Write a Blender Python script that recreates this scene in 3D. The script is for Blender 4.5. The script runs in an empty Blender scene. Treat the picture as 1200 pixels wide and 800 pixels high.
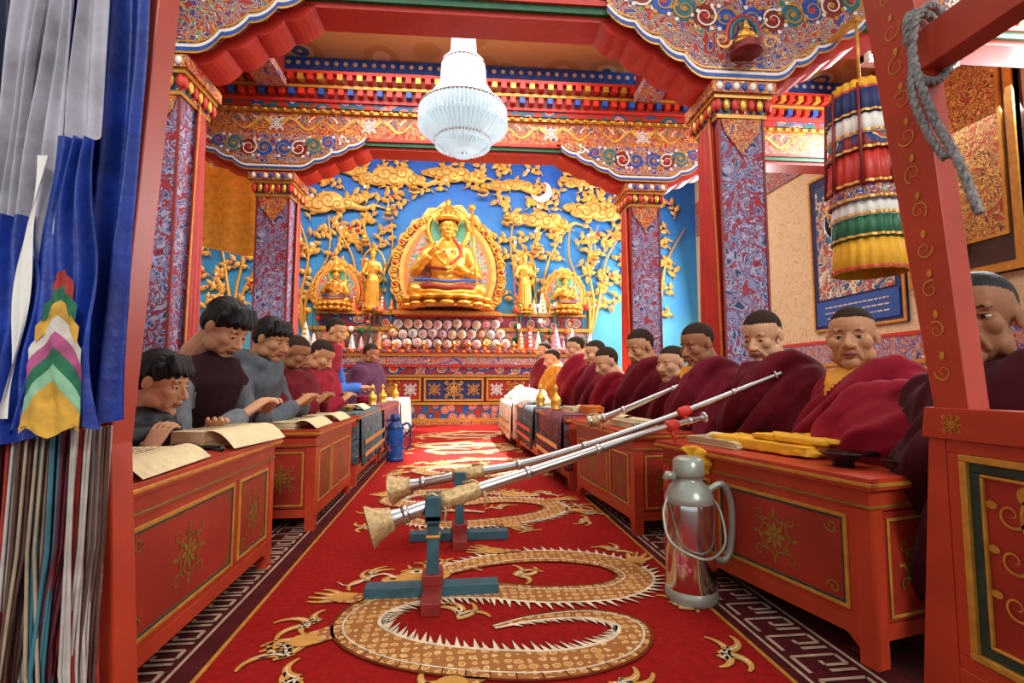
import bpy,bmesh,math,random
from mathutils import Vector,Matrix,noise
random.seed(7)
V=Vector
pi=math.pi
# ------------------------------------------------------------------ materials
def lin(h,a=1.0):
    h=h.lstrip('#'); o=[]
    for i in (0,2,4):
        c=int(h[i:i+2],16)/255.0
        o.append(c/12.92 if c<=0.04045 else ((c+0.055)/1.055)**2.4)
    return (o[0],o[1],o[2],a)
_mc={}
def M(name,hx,rough=.6,metal=0.0,var=.25,scale=18,bump=0.0,emit=0,spec=.5,sheen=0,sss=0,bd=.01):
    if name in _mc: return _mc[name]
    m=bpy.data.materials.new(name); m.use_nodes=True
    nt=m.node_tree; b=nt.nodes['Principled BSDF']
    tc=nt.nodes.new('ShaderNodeTexCoord'); nz=nt.nodes.new('ShaderNodeTexNoise')
    nz.inputs['Scale'].default_value=scale; nz.inputs['Detail'].default_value=4
    cr=nt.nodes.new('ShaderNodeValToRGB')
    c=lin(hx)
    cr.color_ramp.elements[0].position=.3; cr.color_ramp.elements[1].position=.7
    cr.color_ramp.elements[0].color=tuple(x*(1-var) for x in c[:3])+(1,)
    cr.color_ramp.elements[1].color=tuple(min(1,x*(1+var)) for x in c[:3])+(1,)
    nt.links.new(tc.outputs['Object'],nz.inputs['Vector'])
    nt.links.new(nz.outputs['Fac'],cr.inputs['Fac'])
    nt.links.new(cr.outputs['Color'],b.inputs['Base Color'])
    b.inputs['Roughness'].default_value=rough; b.inputs['Metallic'].default_value=metal
    b.inputs['Specular IOR Level'].default_value=spec
    if sheen: b.inputs['Sheen Weight'].default_value=sheen
    if sss:
        b.inputs['Subsurface Weight'].default_value=sss; b.inputs['Subsurface Radius'].default_value=(.02,.008,.004); b.inputs['Subsurface Scale'].default_value=.5
    if emit:
        b.inputs['Emission Color'].default_value=c; b.inputs['Emission Strength'].default_value=emit
    if bump:
        bp=nt.nodes.new('ShaderNodeBump'); bp.inputs['Strength'].default_value=bump; bp.inputs['Distance'].default_value=bd
        nt.links.new(nz.outputs['Fac'],bp.inputs['Height']); nt.links.new(bp.outputs['Normal'],b.inputs['Normal'])
    _mc[name]=m; return m
def PAT(name,stops,kind='swirl',scale=6,dist=1.5,rough=.55,metal=0,stretch=(1,1,1),bump=.15,detail=2):
    if name in _mc: return _mc[name]
    m=bpy.data.materials.new(name); m.use_nodes=True
    nt=m.node_tree; b=nt.nodes['Principled BSDF']; L=nt.links.new
    tc=nt.nodes.new('ShaderNodeTexCoord'); mp=nt.nodes.new('ShaderNodeMapping')
    mp.inputs['Scale'].default_value=stretch
    L(tc.outputs['Object'],mp.inputs['Vector'])
    cr=nt.nodes.new('ShaderNodeValToRGB'); cr.color_ramp.interpolation='CONSTANT'
    el=cr.color_ramp.elements
    el[0].position=stops[0][0]; el[0].color=lin(stops[0][1])
    el[1].position=stops[1][0]; el[1].color=lin(stops[1][1])
    for p,h in stops[2:]:
        e=el.new(p); e.color=lin(h)
    if kind=='swirl':
        nz=nt.nodes.new('ShaderNodeTexNoise'); nz.inputs['Scale'].default_value=scale
        nz.inputs['Detail'].default_value=detail; nz.inputs['Distortion'].default_value=dist
        nz.inputs['Roughness'].default_value=.45
        L(mp.outputs['Vector'],nz.inputs['Vector']); out=nz.outputs['Fac']
    else:
        nz=nt.nodes.new('ShaderNodeTexNoise'); nz.inputs['Scale'].default_value=scale*.9
        mx=nt.nodes.new('ShaderNodeMixRGB'); mx.blend_type='ADD'; mx.inputs['Fac'].default_value=dist*.06
        L(mp.outputs['Vector'],nz.inputs['Vector']); L(mp.outputs['Vector'],mx.inputs['Color1']); L(nz.outputs['Color'],mx.inputs['Color2'])
        vo=nt.nodes.new('ShaderNodeTexVoronoi'); vo.inputs['Scale'].default_value=scale
        vo.inputs['Randomness'].default_value=.55 if kind=='floral' else .2
        L(mx.outputs['Color'],vo.inputs['Vector']); out=vo.outputs['Distance']
    L(out,cr.inputs['Fac']); L(cr.outputs['Color'],b.inputs['Base Color'])
    b.inputs['Roughness'].default_value=rough; b.inputs['Metallic'].default_value=metal
    if bump:
        bp=nt.nodes.new('ShaderNodeBump'); bp.inputs['Strength'].default_value=bump; bp.inputs['Distance'].default_value=.01
        L(out,bp.inputs['Height']); L(bp.outputs['Normal'],b.inputs['Normal'])
    _mc[name]=m; return m

RED=M('red_lacquer','#b53a1e',.4,var=.14,scale=9)
REDP=M('red_panel_paint','#9c2a18',.45,var=.22,scale=6)
REDD=M('deep_red_paint','#84201a',.5)
REDB=M('bright_red_paint','#c92f1e',.45,var=.1)
GOLD=M('gold_paint','#cc9238',.35,.3,var=.2,scale=30)
GILT=M('gilded_metal','#e6aa45',.3,.6,var=.2,scale=12,bump=.2)
GILTP=M('gilded_relief_paint','#e0a548',.45,.15,var=.3,scale=10,bump=.2)
CLDP=M('golden_cloud_paint','#e6ae52',.5,.1,var=.35,scale=5,bump=.2)
OLIVE=M('olive_gold_line','#8a6a20',.5,.1)
DKGRN=M('dark_green_line','#1d3a2c',.5)
GREEN=M('green_paint','#14603a',.5)
BLUE=M('blue_paint','#1c4fa8',.5)
NAVY=M('navy_paint','#17265c',.6)
TEAL=M('teal_paint','#2f6d78',.55)
TEALW=M('worn_teal_wood','#2d5560',.6,var=.3)
CREAM=M('cream_paper','#e2cfa0',.8,var=.1,scale=40)
WHITE=M('white_paint','#ece6da',.6,var=.06)
BLACK=M('black_lacquer','#0c0b0c',.25,var=.1)
YEL=M('yellow_cloth','#e9a91c',.7,var=.12,bump=.3)
SILVER=M('silver_metal','#c9c6c0',.22,.95,var=.1,scale=8)
BRASS=M('brass_wrap','#c2a573',.45,.4,var=.35,scale=60,bump=.5)
ORN=PAT('painted_scroll_ornament',[(0,'#a8241c'),(.36,'#e6c47a'),(.385,'#1d3f8f'),(.44,'#e9e2d0'),(.455,'#b92a1c'),(.51,'#e0a338'),(.535,'#1c7d78'),(.57,'#e9e2d0'),(.585,'#a8241c'),(.64,'#244aa0')],'swirl',7,2.2)
ORNB=PAT('painted_blue_ornament',[(0,'#1f4aa0'),(.38,'#e9e2d0'),(.4,'#b52e20'),(.47,'#e8b04a'),(.49,'#27509f'),(.54,'#7fb6d8'),(.57,'#e9e2d0'),(.585,'#b52b1f'),(.63,'#d99a30')],'swirl',9,2.6)
ORNR=PAT('painted_red_gold_ornament',[(0,'#a8241a'),(.40,'#e0a038'),(.44,'#a8241a'),(.50,'#e8b858'),(.53,'#8f1f1a'),(.57,'#2b4f8f'),(.6,'#d8923a'),(.64,'#a8241a')],'swirl',9,2.0)
FLOR=PAT('painted_floral_rosettes',[(0,'#e8b44a'),(.12,'#b5261c'),(.2,'#f0e4cf'),(.24,'#c8452f'),(.36,'#e9c27a'),(.39,'#20489a'),(.5,'#14603a'),(.58,'#a51e18')],'floral',6,1.6)
BROC=PAT('brocade_dragon_grey_blue',[(0,'#2b3560'),(.36,'#7d7a9a'),(.40,'#a8a3bb'),(.45,'#625f86'),(.48,'#a02432'),(.53,'#6c1a30'),(.55,'#b3aec2'),(.575,'#3d4478'),(.62,'#8a85a6')],'swirl',7,2.6,rough=.7,stretch=(1,1,.8))
CEILM=PAT('painted_ceiling_gold',[(0,'#c0562a'),(.1,'#e6c48a'),(.2,'#3b6a9a'),(.28,'#e3c690'),(.36,'#c99a50'),(.52,'#d8b070')],'floral',2.2,1.0)

# ------------------------------------------------------------------ mesh builder
class MB:
    def __init__(s): s.v=[];s.f=[];s.m=[];s.s=[];s.mats=[]
    def mi(s,mat):
        if mat not in s.mats: s.mats.append(mat)
        return s.mats.index(mat)
    def add(s,vs,fs,mat,smooth=False,T=None):
        o=len(s.v); k=s.mi(mat)
        for p in vs:
            p=V(p); s.v.append(T@p if T else p)
        for f in fs:
            s.f.append(tuple(i+o for i in f)); s.m.append(k); s.s.append(smooth)
    def box(s,x0,x1,y0,y1,z0,z1,mat,T=None):
        vs=[(x,y,z) for z in(z0,z1) for y in(y0,y1) for x in(x0,x1)]
        s.add(vs,[(0,2,3,1),(4,5,7,6),(0,1,5,4),(2,6,7,3),(0,4,6,2),(1,3,7,5)],mat,False,T)
    def obox(s,O,ax,ay,az,x0,x1,y0,y1,z0,z1,mat):
        vs=[O+ax*x+ay*y+az*z for z in(z0,z1) for y in(y0,y1) for x in(x0,x1)]
        s.add(vs,[(0,2,3,1),(4,5,7,6),(0,1,5,4),(2,6,7,3),(0,4,6,2),(1,3,7,5)],mat)
    def tube(s,pts,rad,mat,seg=12,caps=True,smooth=True,T=None,rnd=False):
        pts=[V(p) for p in pts]; n=len(pts)
        if not hasattr(rad,'__len__'): rad=[rad]*n
        if rnd:
            a=(pts[0]-pts[1]).normalized(); b=(pts[-1]-pts[-2]).normalized()
            A=[];RA=[];B=[];RB=[]
            for k in (80,55,28):
                t=math.radians(k); A.append(pts[0]+a*rad[0]*math.sin(t)); RA.append(rad[0]*math.cos(t))
            for k in (28,55,80):
                t=math.radians(k); B.append(pts[-1]+b*rad[-1]*math.sin(t)); RB.append(rad[-1]*math.cos(t))
            pts=A+pts+B; rad=RA+list(rad)+RB; n=len(pts)
        vs=[];fs=[];prev=None
        for i,p in enumerate(pts):
            t=(pts[min(i+1,n-1)]-pts[max(i-1,0)])
            if t.length<1e-9: t=V((0,0,1))
            t.normalize()
            if prev is None:
                u=t.orthogonal().normalized()
            else:
                u=(prev-t*prev.dot(t))
                u=u.normalized() if u.length>1e-6 else t.orthogonal().normalized()
            prev=u; w=t.cross(u)
            for j in range(seg):
                a=2*pi*j/seg; vs.append(p+(u*math.cos(a)+w*math.sin(a))*rad[i])
        for i in range(n-1):
            for j in range(seg):
                a=i*seg+j;b=i*seg+(j+1)%seg; fs.append((a,b,b+seg,a+seg))
        if caps: fs.append(tuple(range(seg))[::-1]); fs.append(tuple((n-1)*seg+j for j in range(seg)))
        s.add(vs,fs,mat,smooth,T)
    def rc(s,p0,p1,r0,r1,mat,seg=14,T=None): s.tube([p0,p1],[r0,r1],mat,seg,True,True,T,True)
    def loft(s,rings,ux,uy,mat,seg=24,T=None,smooth=True):
        vs=[];fs=[];n=len(rings)
        for c,rx,ry in rings:
            c=V(c)
            for j in range(seg):
                a=2*pi*j/seg; vs.append(c+ux*(rx*math.cos(a))+uy*(ry*math.sin(a)))
        for i in range(n-1):
            for j in range(seg):
                a=i*seg+j;b=i*seg+(j+1)%seg; fs.append((a,b,b+seg,a+seg))
        fs.append(tuple(range(seg))[::-1]); fs.append(tuple((n-1)*seg+j for j in range(seg)))
        s.add(vs,fs,mat,smooth,T)
    def ell(s,c,r,mat,seg=16,rg=10,T=None,R=None):
        c=V(c); vs=[];fs=[]
        if not hasattr(r,'__len__'): r=(r,r,r)
        for i in range(rg+1):
            t=pi*i/rg
            t=min(max(t,.02),pi-.02)
            for j in range(seg):
                a=2*pi*j/seg; p=V((r[0]*math.sin(t)*math.cos(a),r[1]*math.sin(t)*math.sin(a),r[2]*math.cos(t)))
                if R: p=R@p
                vs.append(c+p)
        for i in range(rg):
            for j in range(seg):
                a=i*seg+j;b=i*seg+(j+1)%seg; fs.append((a,a+seg,b+seg,b))
        fs.append(tuple(range(seg))); fs.append(tuple(rg*seg+j for j in range(seg))[::-1])
        s.add(vs,fs,mat,True,T)
    def lathe(s,prof,mat,c=(0,0,0),seg=32,T=None,smooth=True,ruf=0,nr=20):
        vs=[];fs=[];n=len(prof);c=V(c)
        for r,z in prof:
            for j in range(seg):
                a=2*pi*j/seg; rr=r*(1+ruf*math.sin(nr*a)); vs.append(c+V((rr*math.cos(a),rr*math.sin(a),z)))
        for i in range(n-1):
            for j in range(seg):
                a=i*seg+j;b=i*seg+(j+1)%seg; fs.append((a,b,b+seg,a+seg))
        s.add(vs,fs,mat,smooth,T)
    def stroke(s,pts,w,nrm,mat,taper=False):
        vs=[];fs=[];n=len(pts)
        for i,p in enumerate(pts):
            t=(pts[min(i+1,n-1)]-pts[max(i-1,0)])
            if t.length<1e-9: t=V((1,0,0))
            sd=nrm.cross(t.normalized())
            ww=w*.5*((1-.75*i/(n-1)) if taper else 1)
            vs+= [p-sd*ww,p+sd*ww]
        for i in range(n-1): fs.append((2*i,2*i+1,2*i+3,2*i+2))
        s.add(vs,fs,mat)
    def disc(s,c,u,v,ru,rv,mat,seg=14):
        s.add([c]+[c+u*(ru*math.cos(2*pi*j/seg))+v*(rv*math.sin(2*pi*j/seg)) for j in range(seg)],[(0,1+j,1+(j+1)%seg) for j in range(seg)],mat)
    def extr(s,poly,O,ax,az,ay,d0,d1,mat):
        n=len(poly)
        vs=[O+ax*x+az*z+ay*d0 for x,z in poly]+[O+ax*x+az*z+ay*d1 for x,z in poly]
        fs=[tuple(range(n)),tuple(range(n,2*n))[::-1]]+[(i,(i+1)%n,n+(i+1)%n,n+i) for i in range(n)]
        s.add(vs,fs,mat)
    def obj(s,name,bevel=0,recalc=True,T=None):
        me=bpy.data.meshes.new(name)
        vs=[T@p for p in s.v] if T else s.v
        lo=V([min(p[i] for p in vs) for i in range(3)]); hi=V([max(p[i] for p in vs) for i in range(3)])
        c=(lo+hi)/2
        me.from_pydata([tuple(p-c) for p in vs],[],s.f)
        for m in s.mats: me.materials.append(m)
        me.polygons.foreach_set('material_index',s.m); me.polygons.foreach_set('use_smooth',s.s)
        me.update()
        if recalc:
            bm=bmesh.new(); bm.from_mesh(me); bmesh.ops.recalc_face_normals(bm,faces=bm.faces[:]); bm.to_mesh(me); bm.free()
        o=bpy.data.objects.new(name,me); o.location=c
        bpy.context.scene.collection.objects.link(o)
        if bevel:
            b=o.modifiers.new('bevel','BEVEL'); b.width=bevel; b.segments=2; b.limit_method='ANGLE'; b.angle_limit=math.radians(50)
        return o
X=V((1,0,0));Y=V((0,1,0));Z=V((0,0,1))
def remesh(mb,vox,it=3):
    me=bpy.data.meshes.new('tmp'); me.from_pydata([tuple(p) for p in mb.v],[],mb.f); me.update()
    o=bpy.data.objects.new('tmp',me); bpy.context.scene.collection.objects.link(o)
    r=o.modifiers.new('r','REMESH'); r.mode='VOXEL'; r.voxel_size=vox
    if it: q=o.modifiers.new('s','SMOOTH'); q.factor=.5; q.iterations=it
    dg=bpy.context.evaluated_depsgraph_get(); dg.update()
    m2=bpy.data.meshes.new_from_object(o.evaluated_get(dg))
    vs=[v.co.copy() for v in m2.vertices]; ns=[v.normal.copy() for v in m2.vertices]; fs=[tuple(p.vertices) for p in m2.polygons]
    bpy.data.objects.remove(o); bpy.data.meshes.remove(m2); bpy.data.meshes.remove(me)
    return vs,ns,fs
def spiral(c,u,v,r,turns,sgn=1,a0=0,n=22):
    return [c+(u*math.cos(a0+sgn*2*pi*turns*i/n)+v*math.sin(a0+sgn*2*pi*turns*i/n))*(r*(1-.85*i/n)) for i in range(n+1)]
def motif(mb,c,u,v,n,R,mat,w=None,petals=8):
    w=w or R*.07
    for k in range(petals):
        a=2*pi*k/petals; d=u*math.cos(a)+v*math.sin(a); e=n.cross(d)
        mb.disc(c+d*R*.3,d,e,R*.17,R*.09,mat,10)
        mb.stroke([c+d*R*.5+e*(R*.16*math.sin(t*pi)) +d*(R*.22*t) for t in [i/8 for i in range(9)]],w,n,mat)
    mb.disc(c,u,v,R*.11,R*.11,mat)
    mb.stroke([c+(u*math.cos(t)+v*math.sin(t))*R*(.62+.05*math.cos(8*t)) for t in [2*pi*i/48 for i in range(49)]],w,n,mat)
    for su,sv in ((1,1),(1,-1),(-1,1),(-1,-1)):
        cc=c+u*su*R*.68+v*sv*R*.68
        mb.stroke(spiral(cc,u,v,R*.22,1.3,su*sv,math.atan2(-sv,-su)),w,n,mat,True)
    for d,e in ((u,v),(-u,v),(v,u),(-v,u)):
        mb.disc(c+d*R*.86,d,e,R*.13,R*.06,mat,8)
def frame(mb,O,ax,ay,az,x0,x1,z0,z1,w,out,mat):
    for a in ((x0,x1,z0,z0+w),(x0,x1,z1-w,z1),(x0,x0+w,z0+w,z1-w),(x1-w,x1,z0+w,z1-w)):
        mb.obox(O,ax,ay,az,a[0],a[1],-out,0,a[2],a[3],mat)

# ------------------------------------------------------------------ room shell
XL,XR,YB=-4.5,4.7,9.4
CREAMW=PAT('cream_wall_scroll',[(0,'#d9bf93'),(.42,'#c9a97a'),(.45,'#dcc49a'),(.6,'#cfb083'),(.63,'#dcc49a')],'swirl',4,2.0,rough=.8)
def simple(name,args,mat):
    mb=MB(); mb.box(*args,mat); return mb.obj(name)
simple('floor',(XL-.15,XR+.15,-2.5,YB+.1,-.1,0),M('floor_dark_red_felt','#4e1410',.9,var=.3,scale=60))
simple('wall_right',(XR,XR+.12,1.3,YB,0,5.0),CREAMW)
simple('wall_left',(XL-.12,XL,1.3,YB,0,5.0),CREAMW)
m=bpy.data.materials.new('mural_blue_sky'); m.use_nodes=True; nt=m.node_tree; b=nt.nodes['Principled BSDF']
tc=nt.nodes.new('ShaderNodeTexCoord'); sx=nt.nodes.new('ShaderNodeSeparateXYZ'); nz=nt.nodes.new('ShaderNodeTexNoise'); nz.inputs['Scale'].default_value=1.3; nz.inputs['Detail'].default_value=5
ma=nt.nodes.new('ShaderNodeMath'); ma.operation='MULTIPLY_ADD'; ma.inputs[1].default_value=.2; 
mb_=nt.nodes.new('ShaderNodeMath'); mb_.operation='MULTIPLY_ADD'; mb_.inputs[1].default_value=.35; 
cr=nt.nodes.new('ShaderNodeValToRGB'); e=cr.color_ramp.elements
e[0].position=.2; e[0].color=lin('#5fb8c8'); e[1].position=.95; e[1].color=lin('#145ab8')
q=e.new(.5); q.color=lin('#2f8cc4')
nt.links.new(tc.outputs['Object'],sx.inputs[0]); nt.links.new(tc.outputs['Object'],nz.inputs['Vector'])
nt.links.new(sx.outputs['Z'],ma.inputs[0]); ma.inputs[2].default_value=.33
nt.links.new(nz.outputs['Fac'],mb_.inputs[0]); nt.links.new(ma.outputs[0],mb_.inputs[2])
nt.links.new(mb_.outputs[0],cr.inputs['Fac']); nt.links.new(cr.outputs['Color'],b.inputs['Base Color']); b.inputs['Roughness'].default_value=.6
simple('wall_back',(XL-.12,XR+.12,YB,YB+.12,0,5.0),m)
simple('ceiling',(XL,XR,1.3,5.55,4.2,4.32),CEILM)
simple('ceiling_rear_bay',(XL,XR,5.55,YB,4.95,5.05),REDD)
for nm,x0,x1 in (('trim_right',XR-.03,XR),('trim_left',XL,XL+.03)):
    mb=MB(); mb.box(x0,x1,1.3,YB-.05,.95,1.2,ORNB); mb.box(x0-.01,x1+.01,1.3,YB-.05,1.2,1.24,REDB); mb.box(x0-.01,x1+.01,1.3,YB-.05,.91,.95,GOLD)
    mb.box(x0,x1,1.3,YB-.05,3.55,3.95,ORN); mb.box(x0,x1,1.3,YB-.05,3.95,4.2,ORNR)
    for i in range(70):
        yy=1.4+i*.11
        mb.box(x0-.03,x1+.03,yy,yy+.055,3.97,4.05,BLUE if i%2 else GOLD)
    mb.obj(nm)

ARCH=Matrix.Translation(V((0,4.5,0)))@Matrix.Rotation(-.033,4,'Z')@Matrix.Translation(V((0,-4.5,0)))
CX=(-1.9,2.03)
def bprof(zb,zt,L):
    pts=[(0,zb),(.24,zb)]
    xs=[.24,.42,.60,.78,L]; n=len(xs)-1
    for i in range(n):
        z0=zb+(zt-zb)*i/n; z1=zb+(zt-zb)*(i+1)/n
        for k in range(1,7):
            t=k/6; pts.append((xs[i]+(xs[i+1]-xs[i])*t, z0+(z1-z0)*(t**2.4)))
    return pts
def bracket(mb,cx,y,zb,zt,L,th,ztop):
    for sg in (-1,1):
        P=bprof(zb,zt,L); ax=X*sg; O=V((cx,y,0)); F=th*.5+.07
        low=[(x,z) for x,z in P]+[(L,zt+.02),(0,zt+.02)]
        mb.extr(low,O,ax,Z,Y,-th*.5,th*.5,REDB)
        P2=[(x*.97,z+.085) for x,z in P]
        up=P2+[(L*1.02,ztop),(0,ztop)]
        mb.extr(up,O,ax,Z,Y,-F,F,ORN)
        ed=[O+ax*x+Z*z-Y*(F+.004) for x,z in P2]
        mb.stroke(ed,.02,-Y,WHITE)
        mb.stroke([p-Z*.022+Y*.002 for p in ed],.024,-Y,BLUE)
        mb.stroke([p-Z*.042+Y*.004 for p in ed],.016,-Y,GOLD)
        mb.stroke([p+Z*.03 for p in ed],.012,-Y,GOLD)
        for k in range(6):
            x_=.1+k*.15; zlo=zb+(zt-zb)*max(0,(x_-.24))/(L-.24)+.12
            rr_=min(.085,(ztop-zlo)*.42)
            c=O+ax*x_+Z*((zlo+ztop)/2)-Y*(F+.005)
            mb.disc(c+Y*.002,X,Z,rr_*1.05,rr_*1.05,(BLUE,REDD,TEAL)[k%3],16)
            mb.stroke(spiral(c-Y*.001,X,Z,rr_,1.5,sg*(1 if k%2 else -1),k),.016,-Y,(GOLD,WHITE,GOLD)[k%3],True)
            for j in range(6):
                a=j*pi/3+k; mb.disc(c+(X*math.cos(a)+Z*math.sin(a))*rr_*1.15,X,Z,.016,.016,GOLD if j%2 else WHITE,8)
            mb.disc(c-Y*.002,X,Z,rr_*.25,rr_*.25,REDB if k%2 else GOLD,8)
def beam(name,y,zb,zt,L,bands,ztop,th=.24):
    mb=MB()
    for z0,z1,pr,mat in bands:
        mb.box(XL,XR,y-th/2-pr,y+th/2+pr,z0,z1,mat)
    for cx in CX: bracket(mb,cx,y,zb,zt,L,th,ztop)
    return mb
mb=beam('f',3.5,2.80,3.25,.98,[(3.25,3.29,.0,REDB),(3.29,3.34,.03,GREEN),(3.34,3.38,.05,REDB),(3.38,3.66,.03,ORNB),(3.66,3.72,.08,GOLD),(3.72,4.19,.04,ORN)],3.655)
for i in range(76): mb.ell((XL+.06+i*.122,3.5-.17,3.40),(.03,.02,.02),GOLD,8,6)
for i in range(30):
    x=XL+.2+i*.31
    motif(mb,V((x,3.5-.154,3.53)),X,Z,-Y,.11,GOLD if i%2 else WHITE,.012)
mb.obj('front_painted_beam',T=ARCH)
DK=M('dark_cornice_red','#8a2216',.55,var=.2)
mb=beam('r',5.5,2.86,3.18,.95,[(3.18,3.21,0,REDB),(3.21,3.25,.03,GREEN),(3.25,3.28,.05,REDB),(3.28,3.54,.02,ORNR),(3.54,3.58,.05,GOLD),(3.58,3.64,.07,FLOR),(3.64,3.67,.09,REDB),(3.67,3.77,.09,DK),(3.77,3.80,.13,GOLD),(3.80,3.90,.12,DK),(3.90,3.93,.17,REDB),(3.93,4.06,-.03,ORNB),(4.06,4.19,-.02,BLUE)],3.285)
for i in range(92):
    x=XL+.05+i*.1
    mb.box(x,x+.055,5.5-.27,5.5-.12,3.69,3.75,REDB if i%3 else BLUE)
    mb.box(x,x+.055,5.5-.32,5.5-.12,3.82,3.88,REDB if i%2 else GOLD)
    mb.ell((x+.03,5.5-.175,3.56),(.03,.02,.018),GILT,8,6)
    mb.ell((x+.03,5.5-.085,4.13),(.045,.02,.04),CREAM,10,6)
for cx in (-3.2,-1.9,-.95,.1,1.0,2.03,3.3):
    c=V((cx,5.5-.146,3.42))
    for sg in (-1,1):
        mb.stroke([c+X*sg*(.05+.4*t)+Z*(.06*math.sin(t*7)) for t in [i/20 for i in range(21)]],.045,-Y,GILTP,True)
        for k in range(5): mb.stroke([c+X*sg*(.12+.07*k)+Z*(.02+.07*t)+X*sg*.06*t*t for t in (0,.5,1)],.02,-Y,WHITE if k%2 else TEAL,True)
    motif(mb,c,X,Z,-Y,.085,WHITE,.012)
mb.obj('rear_painted_beam',T=ARCH)
for cx in CX:
    mb=MB(); mb.box(cx-.12,cx+.12,3.72,5.2,3.78,4.19,REDD); mb.box(cx-.14,cx+.14,3.72,5.2,3.74,3.82,ORN)
    mb.obj('longitudinal_beam',T=ARCH)
REDC=M('red_silk_drape','#b8261c',.5,var=.15,scale=5,bump=.2)
for cx in CX:
    for y,zc in ((3.5,2.8),(5.5,2.86)):
        mb=MB(); h=.16
        sg=1 if cx<0 else -1
        mb.box(cx-h,cx+h,y-h,y+h,.12,zc-.2,BROC)
        mb.box(cx-.22,cx+.22,y-.22,y+.22,0,.12,REDD)
        n=16; fx=cx+sg*h
        yc=y+.07 if cx<0 else y
        hw=.09 if cx<0 else .17
        vs=[];fs=[]
        for j,zz in enumerate((.5,1.0,1.5,2.0,2.5,zc-.2)):
            w=hw*(1-.5*(j/5)**2)
            for i in range(n+1):
                t=i/n; vs.append((fx+sg*(.012+.012*math.sin(t*pi*7)*(1-j/7)+.008),yc-w+2*w*t,zz))
        for j in range(5):
            for i in range(n): a=j*(n+1)+i; fs.append((a,a+1,a+n+2,a+n+1))
        mb.add(vs,fs,REDC,True)
        mb.stroke([V((fx+sg*.035,yc-hw*(1-.5*(k/5)**2),.5+k*(zc-.7)/5)) for k in range(6)],.02,V((sg,0,0)),GOLD)
        if cx>0: mb.box(fx-.01,fx+.01,y-h+.01,y+h,.3,zc-.3,REDC)
        for ex in (-1,1): mb.box(cx+ex*h-.008,cx+ex*h+.008,y-h-.008,y-h+.01,.12,zc-.2,REDD)
        z0=zc-.24
        mb.box(cx-.18,cx+.18,y-.18,y+.18,z0,z0+.03,GOLD)
        mb.box(cx-.185,cx+.185,y-.185,y+.185,z0+.03,z0+.13,FLOR)
        mb.box(cx-.21,cx+.21,y-.21,y+.21,z0+.13,z0+.16,GOLD)
        mb.box(cx-.23,cx+.23,y-.23,y+.23,z0+.16,z0+.24,ORNR)
        for k in range(7):
            t=-.18+k*.06
            mb.ell((cx+t,y-.2,z0+.08),(.026,.02,.045),GILT if k%2 else REDB,8,6)
            mb.ell((cx+t,y-.23,z0+.2),(.024,.015,.03),BLUE if k%2 else WHITE,8,6)
            mb.ell((cx+sg*.2,y+t,z0+.08),(.02,.026,.045),GILT if k%2 else REDB,8,6)
        mb.extr([(-.15,z0),(.15,z0),(.12,z0-.1),(0,z0-.26),(-.12,z0-.1)],V((cx,y-h,0)),X,Z,Y,-.012,0,ORNR)
        mb.obj('carved_column',T=ARCH)
        if y<4:   # small gilded seated figure in a lotus niche above the capital
            mb=MB(); c=V((cx,y-.27,zc+.26))
            mb.lathe([(0,-.09),(.10,-.09),(.11,-.07),(.08,-.05),(.10,-.03),(0,-.02)],REDD,c,20)
            mb.ell(c+V((0,0,-.005)),(.085,.05,.03),GILT); mb.ell(c+V((0,0,.045)),(.042,.03,.05),GILT); mb.ell(c+V((0,-.005,.105)),(.022,.022,.027),GILT); mb.lathe([(.02,.125),(.012,.15),(0,.165)],GILT,c,12)
            for q in(-1,1): mb.rc(c+V((q*.04,0,.07)),c+V((q*.06,-.02,.03)),.013,.011,GILT); mb.rc(c+V((q*.06,-.02,.03)),c+V((0,-.045,.02)),.011,.009,GILT)
            mb.tube([c+V((.1*math.cos(t),.02,.05+.13*math.sin(t))) for t in [-.4+(pi+.8)*i/20 for i in range(21)]],.014,TEAL,8)
            mb.tube([c+V((.125*math.cos(t),.025,.05+.155*math.sin(t))) for t in [-.4+(pi+.8)*i/20 for i in range(21)]],.012,REDB,8)
            for k in (-1,1): mb.stroke(spiral(c+V((k*.17,-.01,.0)),X,Z,.06,1.3,k),.02,-Y,GOLD,True)
            mb.obj('gilded_niche_figure',T=ARCH)

# ------------------------------------------------------------------ carpet
CARP=M('crimson_carpet','#8f1410',.95,var=.2,scale=45,bump=.35,spec=.12)
mb=MB(); mb.box(-.60,.80,.2,8.5,0,.012,CARP)
MAR=M('maroon_carpet_border','#4d181a',.95,spec=.1)
BEI=M('beige_carpet_yarn','#b59a80',.95,spec=.1)
for x0,x1,dx in ((-.86,-.60,0),(.80,1.10,0)):
    mb.box(x0,x1,.2,8.5,0,.011,MAR)
    yy=.9
    w=.011; c=(x0+x1)/2-(.03 if x0<0 else .02)
    for e_ in (-.085,.085): mb.stroke([V((c+e_,.9,.0135)),V((c+e_,8.4,.0135))],.009,Z,BEI)
    if x0<0: mb.stroke([V((-.606,.9,.0135)),V((-.606,8.4,.0135))],.012,Z,GOLD)
    else: mb.stroke([V((.806,.9,.0135)),V((.806,8.4,.0135))],.012,Z,GOLD)
    while yy<8.3:
        k=[(-.06,0),(-.06,.075),(.06,.075),(.06,.03),(-.0,.03),(-.0,.05)]
        P=[V((c+a,yy+b_,.0135)) for a,b_ in k]
        for i in range(len(P)-1): mb.stroke([P[i],P[i+1]],w,Z,BEI)
        mb.stroke([V((c+.03,yy,.0135)),V((c+.03,yy+.012,.0135))],.07,Z,BEI)
        yy+=.105
DRG=PAT('dragon_scale_gold',[(0,'#cf9a52'),(.34,'#c48c42'),(.47,'#dcb87c'),(.53,'#a0622a')],'grid',34,.3,rough=.95,bump=.2)
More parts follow.
